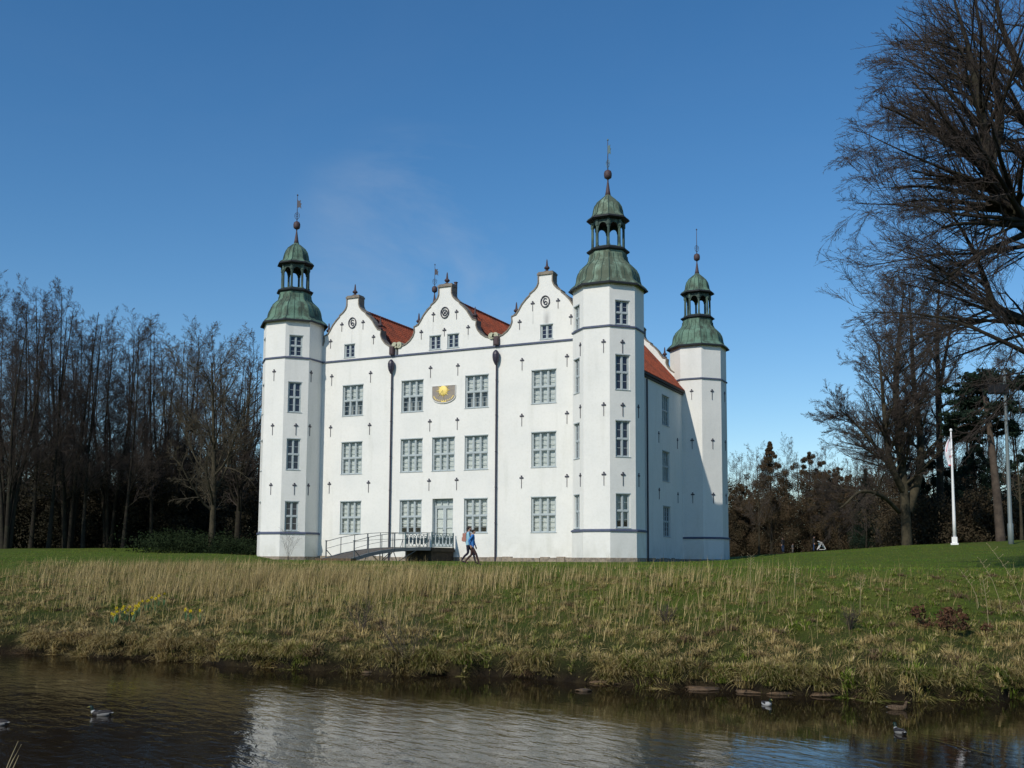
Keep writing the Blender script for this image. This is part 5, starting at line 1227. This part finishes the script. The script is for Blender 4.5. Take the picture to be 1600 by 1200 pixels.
# ------------------------------------------------------------------ flagpole and mast
x, y, z = at(1493, 90); fp = empty('flagpole', (x, y, z), 'white flagpole on a square white foot on the right lawn', 'flagpole')
q = MB(); q.box(-.28, .28, -.28, .28, -.6, .12); q.box(-.2, .2, -.2, .2, .12, .6); q.build('pole_foot', M['white'], fp)
q = MB(); q.lathe((0, 0, 0), [(.13, .6), (.12, 2), (.085, 6), (.055, 8.9)], 12); q.build('pole', M['white'], fp, True)
q = MB(); q.lathe((0, 0, 0), [(.02, 8.9), (.1, 8.95), (.11, 9.05), (.06, 9.13), (.01, 9.16)], 10); q.build('pole_finial', M['white'], fp)
fl = MB(); nu, nv = 14, 26; vs = []
for j in range(nv+1):
    t = j/nv; wd = .1+.45*math.sin(min(1, t*1.55)*math.pi*.5)*(1 if t < .62 else max(.32, 1-(t-.62)*2.1))
    for i in range(nu+1):
        s = i/nu; X_ = -.09-wd*s; Y_ = .13*math.sin(s*8+t*4)*s+.05*math.sin(t*9); vs.append((X_*rh[0]+Y_*fh[0], X_*rh[1]+Y_*fh[1], 8.55-2.35*t-.25*s*(1-t)))
for j in range(nv):
    for i in range(nu):
        mi = 1 if ((.5 < i/nu < .6 and j/nv < .5) or j/nv > .93 or (i/nu < .2 and .62 < j/nv < .72)) else 0
        fl.add([], []); fl.f.append((j*(nu+1)+i, j*(nu+1)+i+1, (j+1)*(nu+1)+i+1, (j+1)*(nu+1)+i)); fl.m.append(mi)
fl.v = [tuple(v) for v in vs]; fo = fl.build('flag', [M['flagwhite'], M['red']], None, True); fo.location = (x, y, z); tag(fo, 'limp white and red flag hanging from the white pole', 'flag')
x, y, z = at(1581, 87); mp_ = empty('lamp_mast', (x, y, z), 'tall grey mast with a black box lamp near the right edge', 'mast')
q = MB(); q.lathe((0, 0, 0), [(.2, -.5), (.2, 1.5), (.15, 1.55), (.13, 7), (.085, 13.0)], 12); q.build('pole', M['mast'], mp_, True)
def L(u, d, zz): return Vector((u*rh[0]+d*fh[0], u*rh[1]+d*fh[1], zz))
q = MB(); q.obox(L, -1.15, .22, -.2, .25, 11.25, 11.95); q.obox(L, -1.1, .17, -.26, -.2, 11.3, 11.9); q.build('lamp_box', M['black'], mp_)
q = MB(); q.tube([L(0, 0, 12.1), L(-.55, 0, 12.05), L(-.55, 0, 11.9)], .04, 6); q.build('lamp_arm', M['mast'], mp_)
# ------------------------------------------------------------------ ground and water sheets
def spaced(vals):
    return np.array(sorted(set(np.round(vals, 4))))
bs = spaced(np.concatenate([np.arange(-34, 30, .22), np.arange(-70, -34, 1.), np.arange(30, 80, 1.), np.array([-3000, -1500, -800, -400, -250, -180, -140, -110, -90, -80, 90, 110, 140, 180, 250, 400, 800, 1500, 3000])]))
rel = np.concatenate([[-9, -6, -4, -2.5, -1.5, -.8, -.4, -.2, -.1, 0, .08, .16, .24, .34, .46, .6, .8], np.arange(1.1, 9, .35)])
absr = np.concatenate([np.arange(40, 60, .5), np.arange(60, 112, 1.0), [115, 120, 130, 145, 160, 180, 220, 300, 450, 700, 1200, 2500]])
near = np.array([-2000, -500, -100, -30, -10, -3, 0, 3, 5, 6, 6.7, 7.3, 8, 8.7, 9.4, 10, 11])
rowsA = []
for b in bs:
    e = edge(b); col = np.concatenate([near, e+rel, absr])
    last = e+rel[-1]
    # squeeze the middle rows between the bank rows and the absolute rows
    k0 = len(near)+len(rel); col[k0:k0+40] = np.linspace(last+.35, 60, 41)[:-1]
    rowsA.append(col)
A = np.array(rowsA); B = np.repeat(bs[:, None], A.shape[1], 1)
nb, na = A.shape
X, Y = xy(B, A); Z = ground(X, Y)
V = np.stack([X, Y, Z], -1).reshape(-1, 3)
i = np.arange(nb-1)[:, None]*na+np.arange(na-1)[None]; F4 = np.stack([i, i+1, i+na+1, i+na], -1).reshape(-1, 4)
o = link('ground', npmesh('ground', V, [F4[:, ::-1]], M['ground'], smooth=True)); tag(o, 'grassy castle lawn and pond banks', kind='structure')
wq = [xy(b, a) for b, a in ((-400, 3), (400, 3), (400, 60), (-400, 60))]
# water reaches as far as the banks close it in
o = MB().add([(x, y, ZW) for x, y in wq], [(0, 1, 2, 3)]).build('water', M['water']); tag(o, 'dark rippled pond water', kind='structure')
